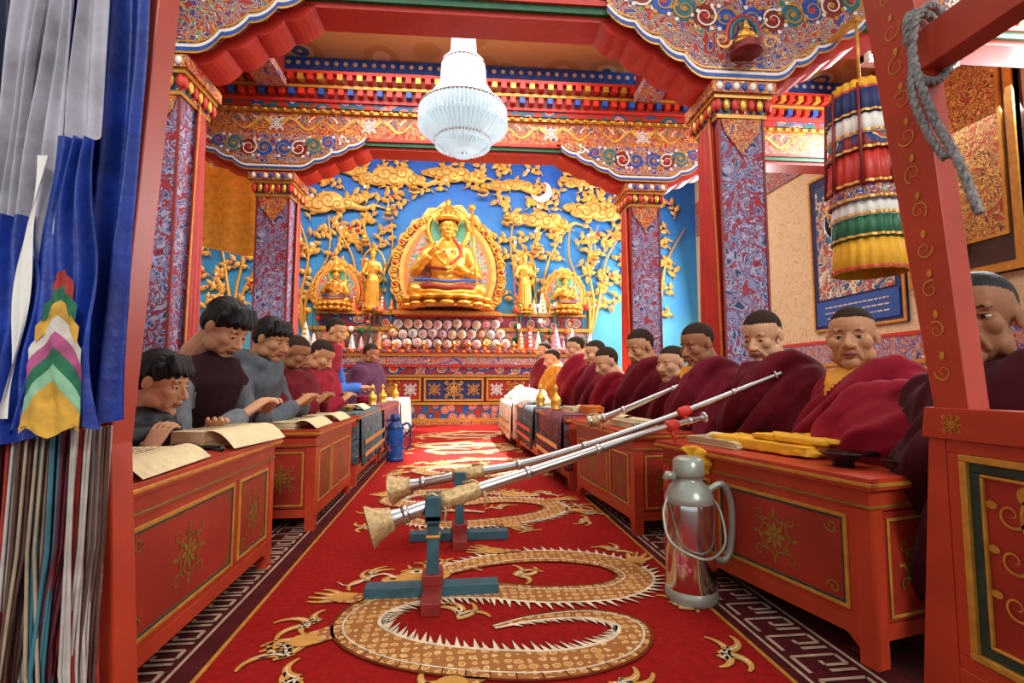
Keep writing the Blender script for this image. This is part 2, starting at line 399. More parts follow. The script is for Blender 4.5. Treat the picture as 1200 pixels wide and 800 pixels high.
DGL=M('dragon_tan_yarn','#c68f48',.95,spec=.1,var=.15)
DBR=M('dragon_brown_outline','#6d3216',.95,spec=.1)
DWH=M('dragon_cream_yarn','#dcc9aa',.95,spec=.1)
def cr_interp(P,n=8):
    out=[]
    Q=[P[0]]+P+[P[-1]]
    for i in range(1,len(Q)-2):
        for k in range(n):
            t=k/n
            p0,p1,p2,p3=Q[i-1],Q[i],Q[i+1],Q[i+2]
            out.append(tuple(.5*((2*p1[j])+(-p0[j]+p2[j])*t+(2*p0[j]-5*p1[j]+4*p2[j]-p3[j])*t*t+(-p0[j]+3*p1[j]-3*p2[j]+p3[j])*t**3) for j in range(len(p1))))
    out.append(tuple(P[-1])); return out
def dragon(mb,T):
    R3=T.to_3x3()
    def S(P,w,mat,h,tp=True): mb.stroke([T@V((x,y,h)) for x,y in P],w,Z,mat,tp)
    def curl(x,y,a,L,bend,w):
        P=[];px,py=x,y
        for i in range(9):
            P.append((px,py)); px+=math.cos(a)*L/8; py+=math.sin(a)*L/8; a+=bend/8
        S(P,w+.010,DBR,.0146); S(P,w,DGL,.0152); S(P[:6],w*.25,DWH,.0158)
    rr=random.Random(3)
    for (x,y,a) in ((-.42,1.45,2.5),(-.40,1.62,2.8),(-.36,1.32,3.6),(-.3,1.95,2.4),(.72,1.62,.2),(.70,1.32,-.3),(.02,1.62,1.0),(.66,2.14,.8),(.24,1.93,.3),(-.05,1.25,-2.5),(.4,1.22,-1)):
        for k in range(4): curl(x+rr.uniform(-.02,.02),y+rr.uniform(-.02,.02),a+(k-1.5)*.55,rr.uniform(.09,.14),rr.choice((-1,1))*2.2,.03)
    body=[(-.06,1.97),(.14,2.08),(.38,2.11),(.6,2.02),(.66,1.86),(.54,1.745),(.31,1.74),(.1,1.80),(-.1,1.80),(-.25,1.70),(-.27,1.56),(-.15,1.43),(.05,1.35),(.28,1.32),(.46,1.38),(.52,1.5),(.42,1.58),(.25,1.575),(.12,1.53)]
    C=cr_interp(body,8); n=len(C)
    P=[T@V((x,y,.0165)) for x,y in C]
    vs=[];fs=[];v3=[]
    for i,p in enumerate(P):
        t=(P[min(i+1,n-1)]-P[max(i-1,0)]).normalized(); sd=Z.cross(t)
        f=i/(n-1); w=.066*(min(1,.6+f*4) if f<.2 else (1 if f<.7 else 1-(f-.7)*2.9))
        vs+=[p-sd*w,p+sd*w]; v3.append(p-sd*w*.55+Z*.0012)
        if i<n-4:
            L=.055*(.3+.7*w/.066)*(1 if i%2==0 else .7)
            for (mt,g,h) in ((DBR,1.35,-.0004),(DWH,1.0,.0002)):
                a=p+sd*w+Z*h
                mb.add([a-t*.009*g,a+t*.009*g,a+sd*L*(1.1 if mt is DBR else 1)-t*.02],[(0,1,2)],mt)
    for i in range(n-1): fs.append((2*i,2*i+1,2*i+3,2*i+2))
    mb.add(vs,fs,DRG)
    mb.stroke([v+Z*.0007 for v in vs[1::2]],.010,Z,DWH)
    mb.stroke([v+Z*.0007 for v in vs[0::2]],.009,Z,DBR)
    mb.stroke(v3,.006,Z,DWH)
    for i in range(2,n-6,2):
        t=(P[i+1]-P[i-1]).normalized(); sd=Z.cross(t); w=(vs[2*i+1]-vs[2*i]).length/2
        mb.stroke([P[i]-sd*w+Z*.0012,P[i]-sd*w*.55-t*.006+Z*.0012],.004,Z,DBR)
    def blob(x,y,rx,ry,mat,h=.018,a=0): mb.disc(T@V((x,y,h)),R3@V((math.cos(a),math.sin(a),0)),R3@V((-math.sin(a),math.cos(a),0)),rx,ry,mat,16)
    for k in range(9): curl(-.04,1.98,.7+k*.32,.17,1.6 if k%2 else -1.6,.034)
    blob(-.10,1.95,.10,.075,DBR,.0174); blob(-.10,1.95,.094,.068,DGL,.018); blob(-.19,1.92,.06,.04,DGL,.0182); blob(-.13,1.985,.026,.018,DWH,.0188); blob(-.13,1.985,.011,.011,BLACK,.0194); blob(-.21,1.925,.012,.01,DBR,.019); S([(-.24,1.9),(-.16,1.89),(-.1,1.91)],.012,DWH,.0188)
    S([(-.2-.2*t,1.93+.05*math.sin(6*t)) for t in [i/8 for i in range(9)]],.014,DWH,.0186)
    for (x,y,dx,dy) in ((-.26,1.6,-.14,-.09),(.12,1.34,-.12,-.08),(.64,1.9,.08,.12),(.3,2.13,-.14,.07),(-.2,1.74,-.16,.05)):
        S([(x+dx*t,y+dy*t) for t in (0,.5,1)],.075,DRG,.0172,False)
        bx,by=x+dx,y+dy; a0=math.atan2(dy,dx)
        for k in (-1,-.33,.33,1): curl(bx,by,a0+k*1.0,.11,-k*1.2,.034)
        blob(bx,by,.04,.035,DGL)
for k in range(5):
    mir=-1 if k%2 else 1
    T=Matrix.Translation(V((.11,1.7+k*1.3,0)))@Matrix.Diagonal(V((mir,1,1,1)))@Matrix.Translation(V((-.18,-1.7,0)))
    if mir==1: T=Matrix.Translation(V((0,k*1.3,0)))
    dragon(mb,T)
mb.obj('dragon_carpet',recalc=False)

# ------------------------------------------------------------------ tables
def table(p0,p1,side,H,W=.32,npan=2,name='painted_low_table'):
    mb=MB(); a=V((p0[0],p0[1],0)); b_=V((p1[0],p1[1],0)); d=(b_-a); L=d.length; d.normalize()
    w=V((d.y,-d.x,0))*1
    if w.x*side<0: w=-w
    O=a+w*.0
    mb.obox(O,d,w,Z,-.02,L+.02,-.02,W+.02,H-.03,H,RED)
    mb.obox(O,d,w,Z,-.024,L+.024,-.024,W+.024,H-.021,H-.012,GOLD)
    mb.obox(O,d,w,Z,0,L,0,W,H-.085,H-.03,RED)
    mb.obox(O,d,w,Z,-.003,L+.003,-.004,W,H-.078,H-.072,OLIVE)
    lg=.045
    for lx in (0,L-lg):
        for ly in (0,W-lg): mb.obox(O,d,w,Z,lx,lx+lg,ly,ly+lg,0.012,H-.08,RED)
    mb.obox(O,d,w,Z,lg,L-lg,.012,W-.012,.085,H-.08,REDP)
    mb.obox(O,d,w,Z,lg,L-lg,.002,.03,.075,.115,RED)
    mb.obox(O,d,w,Z,.005,.03,lg,W-lg,.075,.115,RED); mb.obox(O,d,w,Z,L-.03,L-.005,lg,W-lg,.075,.115,RED)
    for lx,sg in ((lg,1),(L-lg,-1)):
        mb.extr([(lx,.085),(lx+sg*.07,.085),(lx+sg*.03,.07),(lx,.045)],O,d,Z,w,.004,.028,RED)
    pan=[(lg+.02,L*.36-.01),(L*.36+.03,L-lg-.02)] if npan==2 else [(lg+.02,L-lg-.02)]
    if npan==-2: pan=[(lg+.02,L*.64-.01),(L*.64+.03,L-lg-.02)]
    for q0,q1 in pan:
        z0,z1=.135,H-.105
        mb.obox(O+w*.0,d,w,Z,q0-.02,q1+.02,.004,.014,z0-.02,z1+.02,RED)
        PO=O+w*.004
        mb.obox(PO,d,w,Z,q0,q1,-.002,0,z0,z1,REDP)
        frame(mb,PO,d,w,Z,q0,q1,z0,z1,.010,.006,GOLD)
        frame(mb,PO,d,w,Z,q0+.010,q1-.010,z0+.010,z1-.010,.007,.004,DKGRN)
        c=PO+d*((q0+q1)/2)+Z*((z0+z1)/2)-w*.0035
        R=min(.085,(z1-z0)*.36,(q1-q0)*.42)
        motif(mb,c,d,Z,-w,R,OLIVE,.005)
        for s1 in (-1,1):
            for s2 in (-1,1):
                cc=c+d*s1*((q1-q0)/2-.045)+Z*s2*((z1-z0)/2-.04)
                mb.stroke(spiral(cc,d,Z,.02,1.2,s1*s2),.005,-w,OLIVE)
    for ex,sg in ((0,-1),(L,1)):
        EO=O+d*ex
        frame(mb,EO,w,(d*-sg),Z,lg+.01,W-lg-.01,.13,H-.105,.008,.003,GOLD)
        mb.obox(EO,w,d*-sg,Z,lg,W-lg,.002,.012,.12,H-.09,REDP)
        motif(mb,EO+w*(W/2)+Z*((H+.03)/2)+d*sg*.001,w,Z,d*sg,.07,OLIVE,.005)
    return mb.obj(name,bevel=.003)
table((1.035,1.2),(.85,2.04),1,.48,npan=-2)
table((.835,2.34),(.775,3.22),1,.48)
table((.76,3.36),(.73,4.2),1,.48)
table((.725,4.36),(.69,5.4),1,.48)
table((.68,5.5),(.64,6.9),1,.48)
table((-.70,1.16),(-.70,2.14),-1,.50,npan=-2)
table((-.655,2.58),(-.655,3.44),-1,.49)
table((-.655,3.62),(-.655,4.6),-1,.49)
table((-.655,4.75),(-.655,6.0),-1,.49)
table((-.65,6.1),(-.64,7.4),-1,.49)
def drape(name,x0,x1,y0,y1,z,drop,mat,hem=None,amp=.012):
    mb=MB(); nu=60; sgn=1 if x1>x0 else -1
    vs=[];fs=[];rows=8
    for i in range(nu+1):
        y=y0+(y1-y0)*i/nu
        vs.append((x1,y,z+.008)); vs.append((x0,y,z+.010))
        for k in range(1,rows+1):
            t=k/rows
            off=sgn*-(.012+amp*t*(1+math.sin(i*.9+math.sin(i*.31)*2)))
            dz=drop*t*(1+.05*math.sin(i*.5))
            vs.append((x0+off,y,z-dz))
    w=rows+2
    for i in range(nu):
        for k in range(w-1):
            a=i*w+k; fs.append((a,a+1,a+w+1,a+w))
    mb.add(vs,fs,mat,True)
    vs=[];fs=[];nv=24
    for i in range(nv+1):
        x=x0+(x1-x0)*i/nv
        for k in range(rows+1):
            t=k/rows; vs.append((x,y0-.01-amp*t*(1+math.sin(i*.8)),z+.008-drop*t))
    w=rows+1
    for i in range(nv):
        for k in range(w-1): a=i*w+k; fs.append((a,a+1,a+w+1,a+w))
    mb.add(vs,fs,mat,True)
    if hem:
        for q in (.55,.8): mb.stroke([V((x0-sgn*(.03+amp),y0+(y1-y0)*i/20,z-drop*q)) for i in range(21)],.03,V((-sgn,0,0)),hem)
    o=mb.obj(name,recalc=False); s=o.modifiers.new('s','SOLIDIFY'); s.thickness=.004
    return o
CL1=PAT('brocade_cloth_teal',[(0,'#2b5a66'),(.4,'#7a2a2a'),(.44,'#35666e'),(.54,'#a0844a'),(.56,'#23404e')],'swirl',14,1.5,rough=.8)
CL2=PAT('brocade_cloth_rose',[(0,'#7c1f24'),(.4,'#a5626a'),(.44,'#6d1a1f'),(.54,'#39606e'),(.6,'#8d2a2c')],'swirl',12,1.5,rough=.8)
WCL=M('white_cotton_cloth','#e4e0d6',.8,var=.05)
drape('table_drape_cloth',.725,1.08,3.38,4.22,.485,.36,CL2,GOLD)
drape('table_drape_cloth',.69,1.05,4.38,5.4,.485,.33,CL1,REDB)
drape('table_drape_cloth',.63,1.0,5.52,6.9,.485,.38,M('pale_silk_cloth','#e0d8c4',.7),GOLD)
drape('table_drape_cloth',-.64,-.99,3.64,4.6,.495,.34,CL1,GOLD)
drape('table_drape_cloth',-.64,-.99,4.77,6.0,.495,.36,CL2,TEAL)
drape('table_drape_cloth',-.62,-.98,6.12,7.4,.495,.4,WCL)
CUS=M('dark_carpet_cushion','#3c1316',.9,var=.3,scale=25)
for x0,x1,y1 in ((1.24,1.76,7.2),(-1.64,-1.06,7.4)):
    mb=MB(); yy=.95 if x0>0 else 1.3
    while yy<y1:
        mb.box(x0,x1,yy,yy+.88,0,.15,CUS); mb.box(x0-.004,x1+.004,yy+.02,yy+.86,.06,.09,FLOR); yy+=.9
    mb.obj('seat_cushion_row',bevel=.02)

# ------------------------------------------------------------------ people
def ridge(p): return (1-abs(noise.noise(p))*2.6)
SK=[M('skin_tan','#bf8960',.55,var=.08,scale=22,spec=.3,sss=.12,bump=.06),M('skin_light_tan','#d3a07a',.55,var=.08,scale=22,spec=.3,sss=.12,bump=.06),M('skin_brown','#9c6644',.55,var=.08,scale=22,spec=.3,sss=.1,bump=.06)]
LIP=M('lips','#a05a4c',.45); HAIR=M('black_hair','#0b0909',.5,var=.3,scale=120,bump=.25,spec=.3); STUB=M('shaved_hair','#33271f',.9,var=.35,scale=260,spec=.1)
EYEW=M('eye_white','#d8d0c4',.3,var=.02); EYEB=M('eye_dark','#120a06',.15)
RB=dict(rough=.88,var=.16,scale=9,bump=.12,spec=.15,sheen=.04,bd=.01)
MAR1=M('maroon_robe','#600f1b',**RB)
MAR2=M('crimson_robe','#821224',**RB)
MAR3=M('dark_maroon_robe','#400b14',**RB)
MAR4=M('wine_robe','#701828',**RB)
GREYH=M('grey_hoodie','#5b6168',.9,var=.15,spec=.2,scale=30,bump=.2); NAVYJ=M('navy_puffer','#11161f',.5,var=.2); PURP=M('purple_robe','#4a1638',.85); YELC=M('saffron_shirt','#d08a16',.7)
BLUS=M('blue_sleeve','#2458a8',.7); GREY2=M('grey_shirt','#6f7478',.85,scale=30,bump=.2); PLUM=M('plum_vest','#2a0f17',.85,spec=.2,scale=30,bump=.2)
def make_head(vox,jw=1.0,nz_=1.0,ck=1.0,ch=0.0):
    mb=MB(); m_=SK[0]
    mb.ell((0,-.012,.03),(.074,.094,.084),m_,24,16); mb.ell((0,.02,-.035),(.059*jw,.07,.08),m_,24,16)
    mb.ell((0,.066,-.093-ch),(.028*jw,.024,.024),m_); 
    for s in(-1,1):
        mb.ell((s*.037*jw,.055,-.020),(.027*ck,.026*ck,.027*ck),m_); mb.ell((s*.076,-.008,-.008),(.008,.017,.028),m_,R=Matrix.Rotation(s*.3,3,'Z'))
        mb.ell((s*.0115*nz_,.094,-.031),(.009*nz_,.010,.008),m_); mb.ell((s*.046*jw,.015,-.07),(.022,.035,.03),m_)
        mb.rc((s*.022,.083,-.045),(s*.032,.068,-.075),.006,.008,m_)
    mb.rc((0,.078,.012),(0,.100+.004*nz_,-.026),.0075,.0125*nz_,m_); mb.rc((-.036,.066,.024),(.036,.066,.024),.010,.010,m_)
    mb.ell((0,.087,-.057),(.022,.010,.006),m_); mb.ell((0,.086,-.068),(.018,.010,.007),m_)
    mb.rc((0,-.02,-.05),(0,-.04,-.18),.055,.064,m_)
    vs,ns,fs=remesh(mb,vox,2)
    for i,p in enumerate(vs):
        for s in(-1,1):
            d=(p-V((s*.031,.075,.003))).length
            if d<.022: vs[i]=vs[i]+V((0,-.004*(1-d/.022),0))
    def cls(p):
        x,y,z=p
        if abs(x)<.021 and y>.082 and -.075<z<-.052: return 'lip'
        if abs(x)>.071 and -.032<y<.03 and z<.026: return 'skin'
        h=.044+.45*y+.12*abs(x) if y>0 else max(-.055,.047+y*1.6)
        return 'hair' if z>h else 'skin'
    for i,p in enumerate(vs):
        if cls(p)=='hair': vs[i]=p+ns[i]*.0006
    fc=[cls(sum((vs[k] for k in f),V((0,0,0)))/len(f)) for f in fs]
    return vs,fs,fc
HEADS={'hi':[make_head(.0036),make_head(.0036,1.08,1.2,1.08),make_head(.0036,.93,.95,.95,.006)],'lo':[make_head(.0065),make_head(.0065,1.07,1.15,1.1)]}
def make_hair(vox):
    mb=MB()
    mb.ell((0,-.018,.044),(.081,.098,.082),HAIR,24,16); mb.ell((0,-.05,-.0),(.073,.060,.068),HAIR)
    for k in range(15):
        a=-1.05+k*.15; mb.rc((.055*math.sin(a),.03,.106),(.076*math.sin(a),.083*math.cos(a*.8)+.002,.070-.008*(k%3)),.017,.006,HAIR)
    for s in(-1,1): mb.rc((s*.07,.01,.06),(s*.076,.018,.012),.018,.007,HAIR)
    vs,ns,fs=remesh(mb,vox,1)
    for i,p in enumerate(vs): vs[i]=p+ns[i]*(.003*noise.noise(V((p.x*120,p.y*30,p.z*12))))
    return vs,fs
HAIRM=make_hair(.0042)
def make_hand(curl,thumb):
    mb=MB(); m_=SK[0]
    mb.loft([((-.03,0,0),.001,.001),((-.025,0,0),.026,.02),((.0,0,0),.028,.018),((.03,.0,0),.036,.016),((.06,0,0),.040,.015),((.085,0,0),.039,.012),((.09,0,0),.03,.008)],Y,Z,m_,18)
    for k,(y,L) in enumerate(((.031,.072),(.0105,.082),(-.0105,.076),(-.031,.058))):
        p=V((.08,y,0)); a=curl*.35; r=.0088-.0006*(k==3)
        for j,f in enumerate((.45,.32,.26)):
            q=p+V((math.cos(a),.16*y/.03*(1-curl*.5),-math.sin(a))).normalized()*L*f
            mb.rc(p,q,r,r-.0007,m_,10); r-=.0007; p=q; a+=curl*(.75+.1*k)
    p=V((.02,.03,-.004)); d=[V((.6,.8,-.3)),V((.85,.45,-.4-thumb)),V((.95,.1,-.5-thumb))]
    r=.0125
    for L,dd in zip((.042,.034,.026),d):
        q=p+dd.normalized()*L; mb.rc(p,q,r,r-.0015,m_,10); r-=.0015; p=q
    vs,ns,fs=remesh(mb,.0027,1); return vs,fs
HANDS={'relax':make_hand(.55,.1),'grip':make_hand(1.25,.6)}
fig_i=[0]
def figure(name,head,pelv,phi,seat=.15,kind='monk',cloth=None,skin=None,hair='shaved',hy=0,hp=10,hands=None,hk='relax',vox=.013,hs=1.0,collar=None,sleeve=None,gold=None,roll=0,fat=1.06):
    cloth=cloth or MAR1; skin=skin or SK[0]; sleeve=sleeve or cloth
    ph=math.radians(phi); f=V((math.cos(ph),math.sin(ph),0)); r=V((math.sin(ph),-math.cos(ph),0))
    W=Matrix(((r.x,f.x,0,pelv[0]),(r.y,f.y,0,pelv[1]),(0,0,1,seat),(0,0,0,1)))
    Wi=W.inverted(); H=Wi@V(head)
    s=H.length/.70
    if gold: hs=s; fat=1.0
    Rh=Matrix.Rotation(math.radians(hy),3,'Z')@Matrix.Rotation(-math.radians(hp),3,'X')@Matrix.Rotation(math.radians(roll),3,'Y')
    neck=H+V((0,-.035,-.125))*hs
    def sp(t): return V((neck.x*t,neck.y*(max(t,0.0)**1.3),neck.z*t))
    mb=MB()
    up=[(0,.165,.14),(.2,.16,.13),(.45,.15,.118),(.7,.175,.122),(.84,.17,.108),(.93,.12,.085),(1.0,.068,.066)]
    mb.loft([(sp(t),a*s*fat,b*s*fat) for t,a,b in up],X,Y,cloth)
    sh=[sp(.84)+V((q*.17*s*fat,0,0)) for q in(-1,1)]
    mb.rc(sh[0],sh[1],.062*s,.062*s,cloth)
    for q in(0,1): mb.rc(sh[q],sp(.96),.055*s,.05*s,cloth)
    if kind=='monk':
        mb.loft([(sp(t),a*s*fat,b*s*fat) for t,a,b in ((-.05,.29,.22),(.2,.275,.21),(.5,.255,.185),(.75,.24,.16),(.88,.2,.13),(.97,.12,.1),(1.02,.08,.078))],X,Y,cloth)
        # upper shawl: broad band from the right hip up over the left shoulder, and its free end behind
        mb.tube(cr_interp([tuple(sp(.15)+V((.22,.17,0))*s),tuple(sp(.5)+V((.12,.205,0))*s),tuple(sp(.78)+V((-.05,.175,0))*s),tuple(sp(.98)+V((-.13,.01,.02))*s),tuple(sp(.72)+V((-.15,-.15,0))*s)],4),.046*s,cloth,12,rnd=True)
        mb.tube(cr_interp([tuple(sp(.3)+V((.24,.13,0))*s),tuple(sp(.62)+V((.14,.17,0))*s),tuple(sp(.9)+V((-.03,.12,0))*s),tuple(sp(1.0)+V((-.11,.0,.0))*s)],4),.03*s,cloth,10,rnd=True)
        mb.tube(cr_interp([tuple(sp(.05)+V((.12,.24,0))*s),tuple(sp(.4)+V((.02,.235,0))*s),tuple(sp(.7)+V((-.13,.16,0))*s),tuple(sp(.9)+V((-.17,.02,.02))*s)],4),.034*s,cloth,10,rnd=True)
        mb.tube(cr_interp([tuple(sp(.1)+V((-.25,.1,0))*s),tuple(sp(.55)+V((-.22,.1,0))*s),tuple(sp(.92)+V((-.12,.05,.0))*s)],4),.036*s,cloth,10,rnd=True)
        mb.tube([sp(1.0)+V((-.09,-.01,.0))*s,sp(.98)+V((-.055,.075,0))*s,sp(.90)+V((0,.13,0))*s,sp(.98)+V((.055,.075,0))*s,sp(1.0)+V((.09,-.01,0))*s,sp(1.01)+V((0,-.08,.01))*s,sp(1.0)+V((-.09,-.01,.0))*s],.021*s,cloth,10,rnd=True)
    for q in(-1,1):
        hip=V((q*.09,.0,.07))*s; kn=V((q*.29,.19,.07))*s; an=V((q*-.04,.24,.045))*s
        mb.rc(hip,kn,.09*s,.065*s,cloth); mb.rc(kn,an,.062*s,.045*s,cloth); mb.rc(an,an+V((q*-.11,.0,-.005))*s,.038*s,.026*s,cloth)
    mb.ell(V((0,.12,.05))*s,(.22*s,.15*s,.06*s),cloth)
    wr=[];el=[]
    for i,q in enumerate((-1,1)):
        tg=Wi@V(hands[i]) if hands and hands[i] is not None else V((q*.05,.2,.17))*s
        A,B=.27*s,.25*s; d=tg-sh[i]
        tg2=tg-(d.normalized()*.07*hs if hands and hands[i] is not None else V((0,0,0)))
        d=tg2-sh[i]; D=min(d.length,(A+B)*.985); d=d.normalized()
        ca=(A*A+D*D-B*B)/(2*A*D); ca=max(-1,min(1,ca)); sa=math.sqrt(1-ca*ca)
        pole=V((q*.7,-.35,-.8)); pole=(pole-d*pole.dot(d)).normalized()
        e_=sh[i]+d*A*ca+pole*A*sa; w_=sh[i]+d*D
        wr.append((w_,(w_-e_).normalized())); el.append(e_)
        k=1.4 if kind=='monk' else 1.05
        mb.rc(sh[i],e_,.06*s*k,.052*s*k,cloth); mb.rc(e_,e_+(w_-e_)*.9,.052*s*(1.3 if kind=='monk' else 1),.036*s*(1.15 if kind=='monk' else 1),cloth)
    if kind=='hoodie': mb.tube([sp(.93)+V((-.09,.03,.02))*s,sp(.97)+V((-.06,-.09,.02))*s,sp(.97)+V((.06,-.09,.02))*s,sp(.93)+V((.09,.03,.02))*s],[.04*s,.055*s,.055*s,.04*s],cloth,12,rnd=True)
    vs,ns,fs=remesh(mb,vox*max(1,s)*.75,2)
    sd=random.random()*50
    out=MB()
    ztop=sp(.93).z/s
    for i,p in enumerate(vs):
        q=p/s
        if kind=='monk':
            # long sweeping diagonal folds of a heavy woollen shawl
            w1=noise.noise(V((q.x*2.4+sd,q.y*2.4,q.z*2.4))); w2=noise.noise(V((q.x*3+sd+9,q.y*3,q.z*3)))
            side=math.atan2(q.x,q.y)
            ph1=50*(q.x*.62+q.z*.78+.10*side)+7*w1
            ph2=88*(q.x*.55+q.z*.62+.14*side)+9*w2
            m1=.45+.55*max(-.6,min(1,w2*3)); fd=1 if q.z<ztop else max(0,1-(q.z-ztop)*14)
            a1=1-abs(math.sin(ph1*.5)); a2=1-abs(math.sin(ph2*.5))
            vs[i]=p+ns[i]*s*fd*(.017*m1*(a1-.4)+.006*(a2-.4)+.010*w1)
        elif kind=='statue':
            vs[i]=p+ns[i]*s*(.007*ridge(V((q.x*9+sd,q.z*9,q.y*9))))
        elif kind=='puffer': vs[i]=p+ns[i]*s*(.014*abs(math.sin(q.z*44))+.004*ridge(q*14))
        else:
            ph1=70*(q.z*.9+q.x*.3)+8*noise.noise(V((q.x*4+sd,q.y*4,q.z*4)))
            m1=.4+.6*noise.noise(V((q.x*6,q.y*6+sd,q.z*6)))
            vs[i]=p+ns[i]*s*(.010*m1*(1-abs(math.sin(ph1*.5)))+.007*noise.noise(V((q.x*5+sd,q.y*5,q.z*5))))
    faces={}
    for f_ in fs:
        c=sum((vs[k] for k in f_),V((0,0,0)))/len(f_)
        mt=cloth
        if sleeve is not cloth:
            for i in(0,1):
                for (a_,b_) in ((sh[i]+(el[i]-sh[i])*.2,el[i]),(el[i],wr[i][0])):
                    ab=b_-a_; t=max(0,min(1,(c-a_).dot(ab)/ab.length_squared))
                    if (c-a_-ab*t).length<.078*s: mt=sleeve
        if collar and kind=='monk':
            zz=(c.z-sp(.86).z)/(sp(1.0).z-sp(.86).z)
            if zz>0 and c.y>sp(.95).y and abs(c.x-neck.x)<.055*s*min(1,zz*1.1): mt=collar
        faces.setdefault(mt,[]).append(f_)
    o0=len(out.v); out.v+= [W@p for p in vs]
    for mt,fl in faces.items():
        k=out.mi(mt)
        for f_ in fl: out.f.append(tuple(i+o0 for i in f_)); out.m.append(k); out.s.append(True)
    near=vox<.015
    hl=HEADS['hi' if near and not gold else 'lo']; hv,hf,hc=hl[fig_i[0]%len(hl)]; fig_i[0]+=1
    fx=1+random.uniform(-.06,.06); fz=1+random.uniform(-.05,.04)
    Th=W@Matrix.Translation(H)@Rh.to_4x4()@Matrix.Diagonal(V((hs*fx,hs,hs*fz,1)))
    mm={'skin':gold or skin,'lip':gold or LIP,'hair':gold or (STUB if hair=='shaved' else HAIR)}
    o0=len(out.v); out.v+= [Th@p for p in hv]
    for f_,c in zip(hf,hc): out.f.append(tuple(i+o0 for i in f_)); out.m.append(out.mi(mm[c])); out.s.append(True)
    for q in(-1,1):
        out.ell((q*.031,.0695,.002),(.0145,.0085,.0058),gold or EYEW,12,8,T=Th); out.ell((q*.031,.0762,.0012),(.0062,.0035,.0052),gold or EYEB,10,6,T=Th)
        out.ell((q*.031,.071,.0072),(.0165,.0088,.0042),gold or skin,12,8,T=Th)
        out.ell((q*.031,.070,-.0045),(.0155,.0078,.0030),gold or skin,12,8,T=Th)
        out.tube([(q*.045,.068,.0035),(q*.031,.0795,.0046),(q*.0185,.075,.001)],[.0009,.0013,.0009],gold or EYEB,6,T=Th,rnd=True)
        out.tube([(q*.015,.0765,.022),(q*.03,.0755,.026),(q*.047,.066,.022)],[.0022,.0028,.0014],gold or HAIR,8,T=Th,rnd=True)
        if not gold: out.ell((q*.006,.1035,-.038),(.003,.003,.002),EYEB,8,6,T=Th)
    if not gold: out.tube([(-.019,.0935,-.0625),(0,.0965,-.0618),(.019,.0935,-.0625)],[.0008,.0014,.0008],EYEB,6,T=Th,rnd=True)
    if hair=='long':
        hv2,hf2=HAIRM; out.add(hv2,hf2,HAIR,True,Th)
    hvv,hff=HANDS[hk]
    for i,(w_,d_) in enumerate(wr):
        q=(-1,1)[i]
        xx=d_; zz=V((0,0,1))-xx*xx.z; zz=zz.normalized() if zz.length>.05 else V((0,1,0)); yy=zz.cross(xx)
        sgy=1 if (q==1)==(yy.x<0) else -1
        T4=Matrix(((xx.x,yy.x*sgy,zz.x,w_.x),(xx.y,yy.y*sgy,zz.y,w_.y),(xx.z,yy.z*sgy,zz.z,w_.z),(0,0,0,1)))
        out.add(hvv,hff if sgy==1 else [f_[::-1] for f_ in hff],gold or skin,True,W@T4@Matrix.Scale(hs*.95,4))
    return out.obj(name,recalc=False)
# right row
figure('seated_monk',(1.30,1.13,.88),(1.47,1.12),180,cloth=MAR3,skin=SK[2],hair='short',hy=25,hp=5,vox=.014)
figure('seated_young_monk',(1.45,1.72,.885),(1.56,1.72),185,cloth=MAR2,skin=SK[0],hy=38,hp=6,collar=YELC,vox=.012,fat=1.0)
figure('seated_monk',(1.36,2.13,.925),(1.54,2.15),180,cloth=MAR1,skin=SK[1],hy=30,hp=22,hands=[None,(1.34,1.99,.70)],hk='grip',vox=.012,hs=1.02)
figure('seated_monk',(1.25,2.52,.915),(1.48,2.55),180,cloth=MAR4,skin=SK[2],hy=16,hp=20,hands=[(1.17,2.47,.68),None],hk='grip',vox=.012,collar=YELC)
figure('seated_young_monk',(1.29,2.93,.83),(1.5,2.95),180,cloth=MAR1,skin=SK[1],hy=20,hp=12,vox=.014,fat=.95,hs=.95)
figure('seated_monk',(1.23,3.28,.95),(1.46,3.3),180,cloth=MAR1,hy=15,hp=22,hs=1.02,vox=.014,fat=1.1)
figure('seated_monk',(1.15,3.78,.865),(1.42,3.8),180,cloth=MAR2,skin=SK[1],hy=10,hp=24,vox=.017)
figure('seated_monk',(1.22,4.35,.97),(1.42,4.35),180,cloth=MAR4,skin=SK[1],hy=5,hp=16,vox=.018,fat=1.1)
figure('seated_monk',(1.2,5.0,1.06),(1.4,5.0),180,cloth=MAR2,skin=SK[1],hy=5,hp=16,vox=.02,seat=.2)
figure('seated_monk',(1.1,5.7,.98),(1.36,5.7),180,cloth=YELC,skin=SK[1],hy=5,hp=20,vox=.02,seat=.2)
figure('seated_monk',(1.15,6.5,1.12),(1.36,6.5),180,cloth=MAR1,skin=SK[1],hy=5,hp=10,vox=.02,seat=.3)
